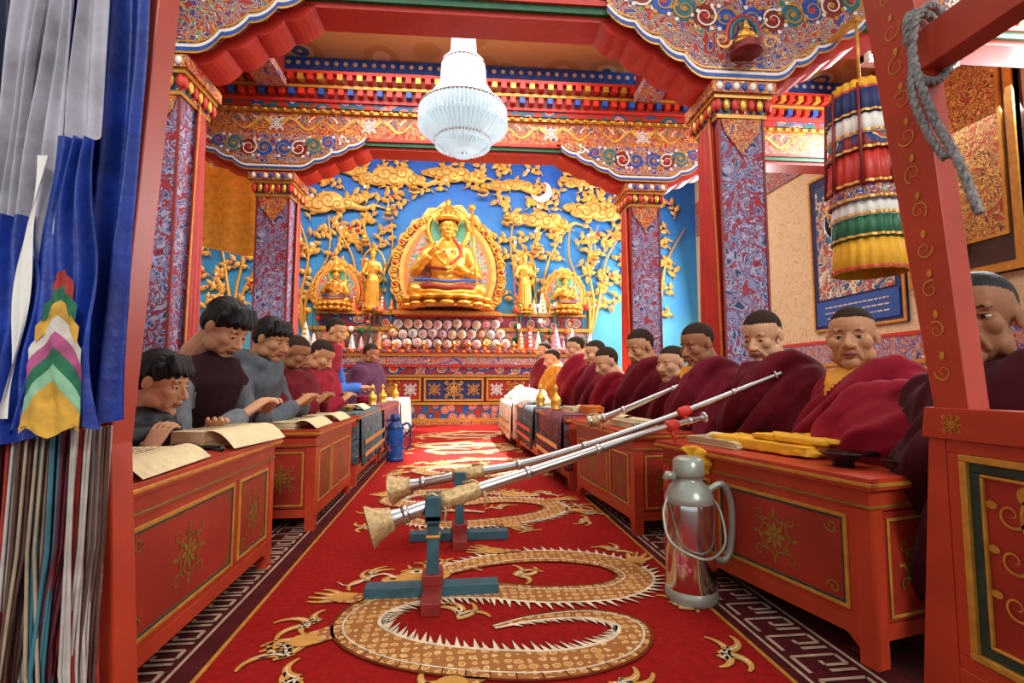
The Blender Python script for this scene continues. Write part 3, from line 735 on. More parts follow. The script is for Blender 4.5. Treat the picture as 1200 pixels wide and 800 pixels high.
# left row
figure('seated_child_in_puffer_jacket',(-.97,1.84,.72),(-1.2,1.80),5,kind='puffer',cloth=NAVYJ,skin=SK[1],hair='long',hy=-10,hp=20,hs=.88,vox=.012,hands=[(-.82,2.02,.52),(-.86,1.70,.50)],fat=1.15)
figure('seated_man_in_vest',(-.97,2.30,.95),(-1.26,2.28),-4,kind='shirt',cloth=PLUM,sleeve=GREY2,skin=SK[1],hair='long',hy=-14,hp=38,vox=.012,hs=1.03,hands=[(-.80,2.45,.55),(-.76,2.16,.56)],fat=1.12)
figure('seated_man_in_hoodie',(-1.0,2.95,.955),(-1.27,2.92),-4,kind='hoodie',cloth=GREYH,skin=SK[0],hair='long',hy=-15,hp=24,vox=.013,hands=[(-.8,3.05,.56),(-.76,2.82,.57)])
figure('seated_monk',(-1.01,3.42,.905),(-1.27,3.4),0,cloth=MAR1,skin=SK[2],hy=-12,hp=26,vox=.014,hands=[(-.8,3.5,.56),(-.78,3.28,.56)])
figure('seated_monk',(-.98,3.93,.915),(-1.27,3.9),0,cloth=MAR2,skin=SK[0],hy=-8,hp=38,vox=.016,hands=[(-.78,4.0,.55),(-.74,3.8,.55)])
figure('seated_monk',(-1.05,4.7,1.17),(-1.3,4.7),0,seat=.36,kind='shirt',cloth=MAR2,sleeve=BLUS,skin=SK[0],hy=-10,hp=25,vox=.017,hands=[(-.8,4.8,.62),(-.75,4.55,.62)])
figure('seated_monk',(-.95,6.0,1.04),(-1.2,6.0),0,seat=.2,cloth=PURP,skin=SK[2],hy=-10,hp=25,vox=.02)

ROB=M('woollen_robe_crimson','#8c1426',**RB)
mb=MB()
for k in range(9):
    mb.rc((1.19+.03*k,1.55-.045*k,.52),(1.33+.02*k,1.53-.04*k,.66+.014*math.sin(k)),.05,.055,ROB)
mb.ell((1.36,1.42,.54),(.18,.22,.13),ROB); mb.ell((1.42,1.35,.3),(.16,.22,.2),ROB)
vs,ns,fs=remesh(mb,.009,3)
for i,p in enumerate(vs):
    w1=noise.noise(V((p.x*4,p.y*4,p.z*4))); a1=1-abs(math.sin(45*(p.y*.8+p.x*.5+p.z*.2)*.5+4*w1)); a2=1-abs(math.sin(90*(p.y*.7+p.z*.5)*.5+5*w1))
    vs[i]=p+ns[i]*(.022*a1+.007*a2-.008)
o=MB(); o.add(vs,fs,ROB,True); o.obj('folded_woollen_robe',recalc=False)
for (x,y,z,s_) in ((.86,5.85,.53,1.0),(.84,5.1,.53,.8),(.83,6.5,.55,1.1)):  # white piles added to bloom under the spot as a blown highlight
    mb=MB(); mb.ell((0,0,0),(.13*s_,.2*s_,.06*s_),WCL); mb.ell((.03,.05,.05),(.08*s_,.1*s_,.06*s_),WCL); mb.rc((-.1,-.1,0),(-.17,-.05,-.03),.03,.03,WCL)
    vs,ns,fs=remesh(mb,.01,2)
    for i,p in enumerate(vs): vs[i]=p+ns[i]*(.015*ridge(p*14+V((x,y,0))))
    o=MB(); o.add(vs,fs,WCL,True); o.obj('white_bloom_pile',recalc=False,T=Matrix.Translation(V((x,y,z))))

# ------------------------------------------------------------------ long horns
def horn(name,P,r_bell,wraps=True):
    mb=MB(); C=[V(p) for p in cr_interp(P,14)]; n=len(C)
    rad=[]
    for i in range(n):
        t=i/(n-1)
        r=.009+.019*(1-t)
        if t<.13: r+=(r_bell-.028)*(1-t/.13)**1.7
        rad.append(r)
    mb.tube(C,rad,SILVER,20,caps=False)
    d=(C[0]-C[1]).normalized()
    mb.tube([C[0]+d*.004,C[0]],[r_bell*.8,r_bell],BRASS,20,caps=False)
    mb.tube([C[0]-d*.02,C[1]+d*.0],[r_bell*.55,.01],BLACK,16)
    def ring(t,k,mat,w=.012):
        i=int(t*(n-1)); a=C[i]; dd=(C[min(i+1,n-1)]-C[max(i-1,0)]).normalized()
        mb.tube([a-dd*w,a-dd*w*.5,a+dd*w*.5,a+dd*w],[rad[i]*1.05,rad[i]*k,rad[i]*k,rad[i]*1.05],mat,20)
    for t in (.14,.46,.62,.90): ring(t,1.22,SILVER)
    ring(.985,2.4,SILVER,.006)
    m_=int(.10*n)+1
    mb.tube(C[0:m_],[rad[i]*1.08+.003+.003*(i%2) for i in range(m_)],BRASS,20,caps=False)
    k=int(.27*n); mb.tube(C[k-3:k+4],[.028,.032,.029,.033,.030,.032,.028],BRASS,16)
    for t in (.2,.3):
        p=C[int(t*n)]; mb.tube([p+V((-.035,0,.028)),p+V((0,0,.036)),p+V((.03,0,.02)),p+V((.045,-.02,-.02)),p+V((.04,-.02,-.05))],.005,BRASS,8)
    if wraps: 
        k=int(.80*n); a=C[k]; dd=(C[k+1]-C[k]).normalized(); mb.tube([a-dd*.03,a-dd*.015,a+dd*.015,a+dd*.03],[.016,.024,.022,.016],REDB,16)
        mb.tube([a,a+V((0,-.01,-.03)),a+V((.01,-.01,-.06))],[.008,.009,.006],REDB,8,rnd=True)
    return mb.obj(name,recalc=False)
horn('long_ritual_horn',[(-.27,1.74,.25),(.0,1.80,.325),(.35,1.87,.415),(.79,1.95,.532),(1.03,2.02,.575)],.062)
horn('long_ritual_horn',[(-.28,2.42,.23),(.05,2.38,.30),(.38,2.33,.365),(.88,2.17,.545),(1.33,1.96,.755)],.062)
horn('long_ritual_horn',[(.72,2.72,.505),(.83,2.68,.54),(1.17,2.48,.715)],.026,False)
def stand(name,x,y,h,leg=.2):
    mb=MB(); R=Matrix.Translation(V((x,y,0)))
    mb.box(-.22,.22,-.03,.03,.013,.05,TEALW,R); mb.box(-.03,.03,-.17,.17,.012,.052,REDD,R)
    mb.box(-.035,.035,-.035,.035,.05,.085,REDD,R)
    mb.box(-.02,.02,-.02,.02,.08,h,TEALW,R); mb.box(-.024,.024,-.026,.026,h-.10,h-.09,GOLD,R)
    mb.box(-.026,.026,-.05,-.03,h-.04,h+.04,TEALW,R); mb.box(-.026,.026,.03,.05,h-.04,h+.04,TEALW,R); mb.box(-.026,.026,-.05,.05,h-.045,h-.02,TEALW,R)
    return mb.obj(name,bevel=.003)
stand('wooden_horn_stand',-.065,1.79,.30)
stand('wooden_horn_stand',.03,2.385,.275)

# ------------------------------------------------------------------ thermos flasks
STEEL=M('brushed_steel','#d6d4ce',.16,1.0,var=.05,scale=8)
def thermos(name,x,y,s=1,body=STEEL,lid=None,rot=0):
    mb=MB(); G=lid or M('flask_grey_green','#9ea394',.3,.3,var=.08)
    mb.lathe([(0,0),(.082,0),(.085,.01),(.085,.035),(.080,.04)],G); 
    mb.lathe([(.080,.04),(.081,.05),(.081,.30),(.079,.315)],body)
    mb.lathe([(.079,.315),(.081,.318),(.078,.338),(.064,.368),(.045,.385),(.042,.39),(.042,.40),(.050,.402),(.052,.41),(.049,.455),(.035,.465),(0,.467)],G)
    mb.tube([(-.05,0,.40),(-.075,0,.405),(-.085,0,.39)],[.016,.014,.010],G,10)
    H=cr_interp([(.06,0,.345),(.12,0,.37),(.15,0,.30),(.145,0,.17),(.12,0,.12),(.078,0,.13)],6)
    mb.tube([V(p) for p in H],.011,G,10,rnd=True)
    H=cr_interp([(-.075,0,.335),(-.10,-.02,.28),(-.09,-.06,.2),(0,-.105,.16),(.09,-.06,.19),(.1,-.02,.28),(.075,0,.335)],6)
    mb.tube([V(p) for p in H],.0045,G,8)
    PK=M('pink_decal','#d0566a',.5)
    for cx_,cz_,r_ in ((-.050,.115,.012),(-.058,.145,.008)):
        for k in range(5):
            a=2*pi*k/5; mb.ell((cx_+r_*math.cos(a),-math.sqrt(max(0,.0815**2-(cx_+r_*math.cos(a))**2)),cz_+r_*math.sin(a)),(.008,.003,.008),PK,8,6)
    T=Matrix.Translation(V((x,y,.0125)))@Matrix.Rotation(rot,4,'Z')@Matrix.Scale(s,4)
    return mb.obj(name,T=T)
thermos('vacuum_flask',.78,1.66,.985)
thermos('vacuum_flask',-.52,4.75,.9,M('flask_blue','#1f4f9a',.3,.2),M('flask_blue_lid','#16306a',.4))
mb=MB()
for k in range(22):
    a=-.5+k*.12; mb.tube([(.84,1.76,.43),(.84+.035*math.cos(a),1.76,.43+.045*math.sin(a)),(.84+.065*math.cos(a),1.76+.008*math.sin(k),.43+.062*math.sin(a)-.004)],[.005,.006,.0075],YEL,8,rnd=True)
mb.obj('yellow_tassel')

# ------------------------------------------------------------------ things on tables
def book(x,y,z,ang,L=.34,w=.11,h=.035,tilt=0,name='loose_leaf_scripture'):
    mb=MB(); T=Matrix.Translation(V((x,y,z)))@Matrix.Rotation(ang,4,'Z')@Matrix.Rotation(tilt,4,'X')
    n=9
    for i in range(n):
        o=random.uniform(-.004,.004); z0=h*i/n
        mb.box(-L/2+o,L/2+o,-w/2+o,w/2+o,z0,z0+h/n*.8,CREAM,T)
    vs=[];fs=[]
    for i in range(13):
        t=i/12; yy=-w/2-.1*t; zz=h+.02*math.sin(t*pi)-h*t*.9
        vs+=[(-L/2,yy,max(zz,.004)),(L/2,yy,max(zz,.004))]
    for i in range(12): fs.append((2*i,2*i+1,2*i+3,2*i+2))
    mb.add(vs,fs,CREAM,True,T)
    for r in range(5):
        yy=-w/2+.018+r*.019
        for q in range(14):
            xx=-L/2+.03+q*(L-.06)/14; mb.box(xx,xx+random.uniform(.008,.018),yy,yy+.004,h,h+.0006,BLACK,T)
    return mb.obj(name)
book(-.84,1.40,.502,pi/2+.05,.36); book(-.82,1.93,.502,pi/2-.15,.34,h=.06); book(-.81,2.75,.492,pi/2,.34); book(-.80,3.2,.492,pi/2,.3); book(-.82,4.1,.507,pi/2,.3); 
book(.93,2.62,.482,pi/2+.1,.34); book(.93,3.05,.482,pi/2,.28); book(.9,3.8,.497,pi/2,.34); book(.86,4.8,.497,pi/2,.34)
def wrapbook(x,y,z,ang,L,w,h,mat):
    mb=MB(); mb.box(-L/2,L/2,-w/2,w/2,0,h,mat); mb.rc((-L*.1,-w/2,h*.9),(L*.12,w/2,h*.95),.01,.01,mat); mb.ell((L*.42,0,h*.45),(L*.14,w*.52,h*.42),mat); mb.ell((-L*.42,0,h*.4),(L*.13,w*.55,h*.4),mat)
    vs,ns,fs=remesh(mb,.005,2)
    for i,p in enumerate(vs): vs[i]=p+ns[i]*(.004*ridge(V((p.x*8,p.y*30,p.z*20+x))))
    o=MB(); o.add(vs,fs,mat,True); return o.obj('cloth_wrapped_scripture',recalc=False,T=Matrix.Translation(V((x,y,z)))@Matrix.Rotation(ang,4,'Z'))
wrapbook(1.10,1.70,.488,pi/2+.22,.42,.15,.030,YEL); wrapbook(1.13,1.60,.525,pi/2+.3,.26,.11,.015,YEL)
book(1.0,1.86,.482,pi/2+.22,.26,.09,.025)
wrapbook(-.93,3.62,.507,pi/2,.28,.1,.045,M('orange_cloth','#c8641e',.8)); wrapbook(.95,3.5,.50,pi/2,.28,.1,.05,M('orange_cloth','#c8641e',.8))
wrapbook(-.86,5.2,.507,pi/2,.3,.12,.07,MAR2)
def bowl(x,y,z,r,mat=BLACK,handle=False,name='wooden_tea_bowl'):
    mb=MB(); mb.lathe([(0,.0),(r*.45,0),(r*.45,.012),(r*.75,.025),(r,r*.62),(r*1.02,r*.66),(r*.95,r*.66),(r*.7,.035),(0,.025)],mat,(x,y,z))
    mb.lathe([(0,r*.5),(r*.88,r*.52)],M('butter_tea','#b5895c',.3),(x,y,z))
    if handle: mb.tube([(x+r*.9,y,z+r*.5),(x+r*1.9,y-.01,z+r*.55),(x+r*2.6,y-.02,z+r*.5)],[.009,.008,.010],mat,10,rnd=True)
    return mb.obj(name)
bowl(1.10,1.36,.482,.06,handle=True); bowl(1.18,1.25,.482,.05); bowl(-.80,2.08,.502,.05); bowl(-.79,1.62,.502,.045,handle=True); bowl(-.76,2.92,.492,.04); bowl(.9,2.42,.482,.045,SILVER); bowl(-.75,3.85,.507,.045,GILT); bowl(.85,4.3,.487,.05,GILT)
for (x,y) in ((.8,4.0),(.78,4.6),(-.76,4.95),(-.74,5.5),(-.72,6.5)):
    mb=MB(); mb.lathe([(0,0),(.04,0),(.042,.01),(.03,.02),(.045,.06),(.04,.09),(.02,.11),(.012,.15),(.022,.17),(.0,.2)],GILT,(x,y,.50),20); mb.obj('brass_ritual_bell')

# ------------------------------------------------------------------ altar
ALT1=PAT('altar_lotus_band',[(0,'#e0a840'),(.15,'#2a8f8a'),(.25,'#c8452f'),(.38,'#e6c27a'),(.42,'#1b3f7a'),(.55,'#8a1a1a')],'floral',5,1.4)
mb=MB()
ax0,ax1=-2.6,2.6
mb.box(ax0,ax1,8.6,9.39,0,1.24,REDD)
for z0,z1,p,mt in ((0,.07,.05,ORNR),(.07,.12,.04,GOLD),(.12,.34,.03,FLOR),(.34,.38,.04,GOLD),(.80,.84,.03,GOLD),(.84,.96,.04,ALT1),(.96,1.0,.06,REDB),(1.0,1.14,.07,ORN),(1.14,1.18,.09,GOLD),(1.18,1.25,.10,REDB)):
    mb.box(ax0-p,ax1+p,8.6-p,8.7,z0,z1,mt)
for i in range(5):
    x0=ax0+.05+i*1.03; x1=x0+.98
    mb.box(x0,x1,8.575,8.61,.4,.78,NAVY if i%2==0 else REDP)
    frame(mb,V((0,8.575,0)),X,Y,Z,x0,x1,.4,.78,.03,.02,GOLD)
    motif(mb,V(((x0+x1)/2,8.57,.59)),X,Z,-Y,.17,GILT,.02)
    for s_ in(-1,1): motif(mb,V(((x0+x1)/2+s_*.32,8.57,.59)),X,Z,-Y,.11,WHITE if i%2 else GOLD,.014)
for i in range(52): mb.ell((ax0+.05+i*.1,8.5,1.215),(.035,.02,.025),GOLD if i%2 else TEAL,8,6)
mb.box(-2.4,2.4,8.95,9.39,1.24,1.62,ORN); mb.box(-2.45,2.45,8.92,9.39,1.6,1.66,GOLD)
mb.box(-2.3,2.3,9.0,9.39,1.62,1.9,ALT1); mb.box(-2.35,2.35,8.97,9.39,1.88,1.92,GOLD)
mb.box(-1.0,.76,8.45+.2,9.39,1.82,1.92,REDB); mb.box(-1.03,.79,8.62,8.66,1.84,1.90,GOLD); mb.box(-.95,.7,8.9,9.0,1.24,1.82,ORN)
mb.obj('painted_altar')
PNK=M('pink_butter','#e08a9a',.5); WB=M('white_butter','#f2ece2',.45,var=.05); ORG=M('orange_butter','#e8762a',.5); SKB=M('sky_butter','#8fc3d8',.5)
mb=MB(); rr=random.Random(4)
for row,(z,yy,n,dx) in enumerate(((1.36,8.68,13,.165),(1.53,8.74,12,.165),(1.70,8.80,11,.165))):
    for i in range(n):
        x=-.12+(i-(n-1)/2)*dx; c=V((x,yy+rr.uniform(-.02,.02),z+rr.uniform(-.015,.015))); T=Matrix.Translation(c)@Matrix.Rotation(pi/2,4,'X')
        c2=rr.choice((PNK,SKB,PNK,ORG,YEL)); rim=rr.choice((WB,WB,WB,PNK,GILT))
        mb.lathe([(0,.02),(.065,.02),(.078,.0),(.065,-.02),(0,-.02)],rim,T=T,seg=18,ruf=.06,nr=9)
        mb.lathe([(0,.03),(.045,.028),(.05,.02)],c2,T=T,seg=14)
        for j in range(6):
            a=j*pi/3; mb.ell(c+V((.03*math.cos(a),-.03,.03*math.sin(a))),(.012,.008,.012),WB if c2 is not WB else PNK,6,5)
        mb.ell(c+V((0,-.034,0)),(.016,.012,.016),rr.choice((ORG,GILT,REDB)),8,6)
        mb.tube([c-Z*.06+Y*.01,c-Z*.12+Y*.01],.01,WB,6)
mb.obj('butter_sculpture_rosettes')
def lathe_torma(mb,x,y,z,h,c1,c2):
    mb.lathe([(0,0),(h*.22,0),(h*.24,h*.08),(h*.2,h*.12),(h*.19,h*.2),(h*.15,h*.4),(h*.1,h*.65),(h*.05,h*.85),(0,h)],c1,(x,y,z),20,ruf=.04,nr=8)
    for k in range(4): mb.ell((x,y-h*(.19-.04*k),z+h*(.2+.17*k)),(h*.07,h*.03,h*.07),c2,12,8)
    for k in range(9): a=pi*k/8; mb.ell((x+h*.23*math.cos(a),y-h*.23*math.sin(a),z+h*.05),(h*.03,h*.03,h*.04),GILT,8,6)
mb=MB(); rr=random.Random(9)
for sg in(-1,1):
    for i in range(9):
        lathe_torma(mb,sg*(1.2+i*.15)-.05,8.72+rr.uniform(-.04,.08),1.25,rr.uniform(.22,.5),rr.choice((REDB,GILT,ORG,WB,PNK)),rr.choice((WB,PNK,GILT,SKB)))
    for i in range(8):
        lathe_torma(mb,sg*(1.1+i*.16),9.08,1.92,rr.uniform(.2,.42),rr.choice((REDB,WB,GILT)),rr.choice((GILT,WB)))
    for i in range(26):
        c=(sg*rr.uniform(1.05,2.45),8.85+rr.uniform(0,.1),rr.uniform(1.45,2.1)); mb.ell(c,rr.uniform(.03,.06),rr.choice((REDB,YEL,PNK,WB,ORG,GREEN)),8,6); mb.tube([c,(c[0],c[1],1.25)],.008,GREEN,6)
mb.obj('torma_offerings')
for i in range(9):
    x=-1.0+i*.25
    mb=MB(); mb.lathe([(0,0),(.04,0),(.02,.02),(.015,.05),(.045,.08),(.05,.1),(0,.1)],GILT,(x,8.56,1.25),16); mb.ell((x,8.56,1.375),(.008,.008,.022),M('lamp_flame','#ffcf70',.5,emit=8),8,6); mb.obj('butter_lamp')
# ---- main statue
def lotus(mb,c,R,h,mat,n=16):
    mb.lathe([(R*.8,0),(R*.95,h*.15),(R*.75,h*.4),(R*.7,h*.5),(R*.78,h*.6),(R*.98,h*.85),(R*.9,h),(0,h)],mat,c,40)
    for k in range(n):
        a=2*pi*k/n
        for zz,t in ((.25,1),(.78,1)):
            mb.ell(V(c)+V((math.cos(a)*R*.92,math.sin(a)*R*.92,h*zz)),(R*.16,R*.16,h*.26),mat,10,8)
def statue(name,x,y,z,Ht,base=.2,vox=.016,kh=None,yh=None,hat=1.0):
    seat=z+base; kh=kh or Ht
    o=figure(name,(x,y-.02*Ht,seat+.70*Ht),(x,y),-90,seat=seat,kind='statue',cloth=GILT,gold=GILT,hy=0,hp=4,vox=vox,hands=[(x+.10*Ht,y-.27*Ht,seat+.22*Ht),(x-.16*Ht,y-.28*Ht,seat+.36*Ht)])
    mb=MB(); c=V((x,y-.1*Ht,z))
    lotus(mb,c,.40*Ht,base,GILT)
    hd=V((x,y-.02*Ht,seat+.72*Ht)); k=Ht
    mb.lathe([(.10*k,.03*k),(.13*k,.05*k),(.12*k,.10*k*hat),(.07*k,.15*k*hat),(.05*k,.21*k*hat),(.02*k,.26*k*hat),(.03*k,.29*k*hat),(0,.33*k*hat)],GILT,hd,24)
    mb.lathe([(.105*k,.03*k),(.112*k,.075*k)],REDB,hd+V((0,0,.001)),24)
    for s_ in(-1,1): mb.extr([(s_*.09*k,0),(s_*.17*k,.09*k),(s_*.12*k,.12*k)],hd+V((0,-.02*k,0)),X,Z,Y,-.01*k,.01*k,GILT)
    for j in range(7):
        a=-pi*.5+(j-3)*.42; mb.extr([(-.02*k,0),(.02*k,0),(0,.07*k)],hd+V((.115*k*math.cos(a),.115*k*math.sin(a),.04*k)),X,Z,Y,-.004,.004,GILT)
    mb.tube([V((x+.27*k,y-.2*k,seat+.0)),V((x+.22*k,y-.12*k,seat+.85*k))],.012*k,GILT,8)
    mb.ell((x+.218*k,y-.115*k,seat+.87*k),.035*k,GILT)
    for (zz,rw,yy_,mt,rr_) in ((.10,.34,.33,REDD,.024),(.17,.30,.25,BLUE,.012),(.055,.36,.35,GILT,.014),(.30,.20,.17,REDD,.014)):
        mb.tube(cr_interp([(x-rw*k,y-.15*k,seat+zz*k),(x-.15*k,y-(yy_-.03)*k,seat+(zz-.01)*k),(x,y-yy_*k,seat+(zz-.03)*k),(x+.15*k,y-(yy_-.03)*k,seat+(zz-.01)*k),(x+rw*k,y-.15*k,seat+zz*k)],6),rr_*k,mt,8)
    for q in(-1,1): mb.tube(cr_interp([(x+.04*q*k,y-.19*k,seat+.56*k),(x+.12*q*k,y-.2*k,seat+.42*k),(x+.02*q*k,y-.22*k,seat+.3*k)],6),.014*k,REDB if q>0 else GILT,8)
    for j in range(9):
        a=pi+pi*j/8; mb.ell((x+.1*k*math.cos(a),y-.155*k,seat+.52*k+.09*k*math.sin(a)),.012*k,REDB if j%2 else WHITE,8,6)
    yy=yh if yh else y+.12*k; k=kh
    def arch(r1,h,mat,d0,d1,wav=0,cz=.42):
        N=64; pol=[]
        for i in range(N+1):
            a=-.25*pi+1.5*pi*i/N
            rr=(1+wav*math.sin(i*pi*.5))
            pol.append((r1*rr*math.cos(a),cz*k+h*rr*math.sin(a)*(1+.12*max(0,math.sin(a))**8)))
        pol=[(pol[0][0],.0)]+pol+[(pol[-1][0],.0)]
        mb.extr(pol,V((x,yy,seat-.1*k)),X,Z,Y,d0,d1,mat)
    arch(.62*k,.70*k,GILTP,.04,.08,.03)
    arch(.54*k,.62*k,REDD,.02,.04)
    arch(.52*k,.60*k,GILTP,.0,.02)
    arch(.47*k,.55*k,M('orange_halo','#d9782c',.5),-.02,.0)
    arch(.42*k,.50*k,PAT('halo_rays',[(0,'#2f8f86'),(.42,'#e0a848'),(.47,'#3a6fae'),(.53,'#e6c47a'),(.56,'#c04a2a')],'swirl',12,1.0),-.03,-.02)
    hc=V((x,yy-.05,seat+.70*Ht)); R_=.19*Ht; mb.extr([(R_*math.cos(t),R_*1.08*math.sin(t)) for t in [2*pi*i/40 for i in range(40)]],hc,X,Z,Y,-.02,.0,M('halo_green','#5aa884',.5))
    mb.tube([hc+X*R_*math.cos(t)+Z*R_*1.1*math.sin(t) for t in [2*pi*i/40 for i in range(41)]],.03*k,GILT,8)
    for i in range(16):
        a=2*pi*i/16; mb.ell(hc+X*R_*1.12*math.cos(a)+Z*R_*1.2*math.sin(a),(.02*k,.02*k,.02*k),GILT,8,6)
    for i in range(38):
        a=-.22*pi+1.44*pi*i/37
        c=V((x+.575*k*math.cos(a),yy+.01,seat+.32*k+.645*k*math.sin(a)))
        mb.tube(spiral(c-Y*.01,X,Z,.05*k,1.4,1 if i%2 else -1),.008*k,GILT,6); mb.ell(c,(.022*k,.03*k,.022*k),REDB if i%3==0 else GILT,8,6)
    b2=mb.obj('throne_and_halo'); b2.parent=o; b2.location=b2.location-o.location
    return o
statue('golden_seated_statue',-.12,8.95,1.92,1.86,base=.2,kh=1.66,yh=9.12,hat=.8)
statue('small_gilded_statue',-2.05,9.1,1.92,.75,base=.14)
statue('small_gilded_statue',2.0,9.1,1.92,.7,base=.14)
def standing(x,y,z,h):
    mb=MB(); g=GILT
    mb.loft([((0,0,.0),.14,.1),((0,0,.1),.13,.09),((0,0,.45),.11,.08),((0,0,.58),.085,.06),((0,0,.72),.12,.07),((0,0,.80),.11,.06),((0,0,.84),.03,.03)],X,Y,g)
    mb.ell((0,0,.9),(.045,.05,.06),g); mb.loft([((0,0,.93),.05,.05),((0,0,.97),.06,.05),((0,0,1.05),.015,.015)],X,Y,g)
    for s_ in(-1,1): mb.rc((s_*.11,0,.77),(s_*.17,-.03,.6),.035,.03,g); mb.rc((s_*.17,-.03,.6),(s_*.08,-.13,.66 if s_>0 else .55),.028,.022,g); mb.rc((s_*.08,-.13,.6),(s_*.06,-.15,.66),.02,.012,g)
    vs,ns,fs=remesh(mb,.012,2)
    for i,p in enumerate(vs): vs[i]=p+ns[i]*.006*math.sin(math.atan2(p.x,p.y)*14)*(1 if p.z<.58 else 0)
    o=MB(); o.add(vs,fs,g,True); lotus(o,(0,0,-.1),.16,.1,g,12)
    o.tube([V((.2*math.cos(t),.05,.72+.33*math.sin(t))) for t in [2*pi*i/30 for i in range(31)]],.018,g,8)
    o.tube(cr_interp([(-.15,-.02,.78),(-.2,-.05,.4),(-.13,-.06,.1)],6),.012,REDB,6); o.tube(cr_interp([(.15,-.02,.78),(.2,-.05,.4),(.13,-.06,.1)],6),.012,GREEN,6)
    return o.obj('standing_gilded_attendant',recalc=False,T=Matrix.Translation(V((x,y,z+.1*h)))@Matrix.Scale(h,4))
standing(-1.42,9.02,1.92,.98); standing(1.25,9.02,1.92,.98)
def stupa(x,z,h):
    mb=MB(); mb.lathe([(0,0),(.24*h,0),(.24*h,.08*h),(.18*h,.1*h),(.17*h,.16*h),(.12*h,.18*h),(.16*h,.3*h),(.13*h,.42*h),(.05*h,.46*h),(.05*h,.52*h),(.035*h,.7*h),(.06*h,.75*h),(.01*h,.82*h),(.02*h,.9*h),(0,h)],GILT,(x,9.18,z),20)
    mb.tube([(x-.3*h,9.24,z-.02),(x,9.24,z-.05),(x+.3*h,9.24,z-.02)],.02,GILTP,8); return mb.obj('gilded_stupa')
for x,z in ((-1.2,3.7),(.95,3.7),(-1.6,3.2),(1.5,3.15),(-2.7,3.1),(2.6,3.0),(3.4,2.7),(-3.3,2.6),(-.75,4.2),(.5,4.2)): stupa(x,z,.32)
mb=MB(); rr=random.Random(31)
def leaf(p,a,L):
    d=X*math.cos(a)+Z*math.sin(a); e_=Z*math.cos(a)-X*math.sin(a); t=p+d*L
    mb.add([p,p+d*L*.3+e_*L*.27,p+d*L*.7+e_*L*.2,t,p+d*L*.7-e_*L*.2,p+d*L*.3-e_*L*.27,p+d*L*.5-Y*.03],[(0,1,6),(1,2,6),(2,3,6),(3,4,6),(4,5,6),(5,0,6)],GILTP,False)
def inhalo(x,z): return abs(x+.12)<1.12 and z<4.0
for (x0,sg) in ((-1.5,-1),(-2.6,-1),(-3.7,-1),(1.4,1),(2.5,1),(3.7,1)):
    for k in range(3):
        P=[(x0,9.33,1.5),(x0+sg*.1*k,9.33,2.2),(x0+sg*(-.35+.35*k),9.33,3.0),(x0+sg*(-.3+.5*k)*1.1,9.33,3.7)]
        P=[(max(-4.3,min(4.45,a)),b_,c_) for a,b_,c_ in P]
        C=cr_interp(P,8); mb.tube(C,[.04*(1-.7*i/(len(C)-1)) for i in range(len(C))],GOLD,6)
gx=-4.2
while gx<4.35:
    gz=1.95+rr.uniform(0,.1)
    while gz<4.6:
        x=gx+rr.uniform(-.08,.08); z=gz+rr.uniform(-.08,.08)
        if not inhalo(x,z):
            a=rr.uniform(.2,2.9); p=V((x,9.34,z)); bend=rr.choice((-1,1))*rr.uniform(.2,.45); P=[p]
            for i in range(5):
                q=P[-1]+V((math.cos(a),0,math.sin(a)))*.075; q.x=max(-4.35,min(4.55,q.x)); P.append(q); a+=bend
            mb.tube(P,[.014,.013,.012,.010,.009,.006],GOLD,5)
            for i in (1,2,3,4): leaf(P[i]-Y*.012,a-bend*(5-i)+(1 if i%2 else -1)*rr.uniform(.6,1.1),rr.uniform(.13,.18))
            leaf(P[-1]-Y*.012,a,.17)
            if rr.random()<.5: mb.ell(P[-1]-Y*.03-Z*.02,(.034,.025,.034),rr.choice((REDB,ORG,WB,PNK)),8,6)
        gz+=.32
    gx+=.31
mb.obj('golden_wish_tree',recalc=False)
CLM=M('cloud_line','#b0752a',.5)
def cloud(x,z,w,seedn):
    rr=random.Random(seedn); mb=MB()
    for k in range(8):
        t=k/7-.5; r=w*(.11+.1*math.cos(t*pi))*rr.uniform(.85,1.15)
        c=V((x+t*w,9.31,z+rr.uniform(-.05,.08)*w)); mb.ell(c,(r,.05,r*.62),CLDP,20,10)
        mb.tube(spiral(c-Y*.05,X,Z,r*.55,1.3,rr.choice((-1,1)),rr.random()*6),.010,CLM,6)
    mb.tube(cr_interp([(x+w*.3,9.32,z),(x+w*.6,9.33,z-.10),(x+w*.75,9.34,z-.03),(x+w*.95,9.35,z-.08)],5),[.07*(1-i/18) for i in range(16)],CLDP,8)
    return mb.obj('golden_cloud_relief')
for i,(x,z,w) in enumerate(((-3.6,4.05,.95),(-2.35,3.95,1.15),(-1.2,4.45,1.1),(-.1,4.55,.9),(.95,4.4,.8),(1.5,3.75,1.0),(2.7,3.95,1.1),(3.45,3.5,.8),(2.5,4.5,.9),(-2.4,4.6,.9))): cloud(x,z,w,i)
mb=MB(); N=24
P=[(.2*math.cos(a),.2*math.sin(a)) for a in [-2.6+ (3.6)*i/N for i in range(N+1)]]; Q=[(-.07+.175*math.cos(a),.075+.175*math.sin(a)) for a in [.75-(3.1)*i/N for i in range(N+1)]]
mb.extr(P+Q,V((1.6,9.34,4.28)),X,Z,Y,-.08,-.05,WHITE); mb.obj('white_crescent_moon')

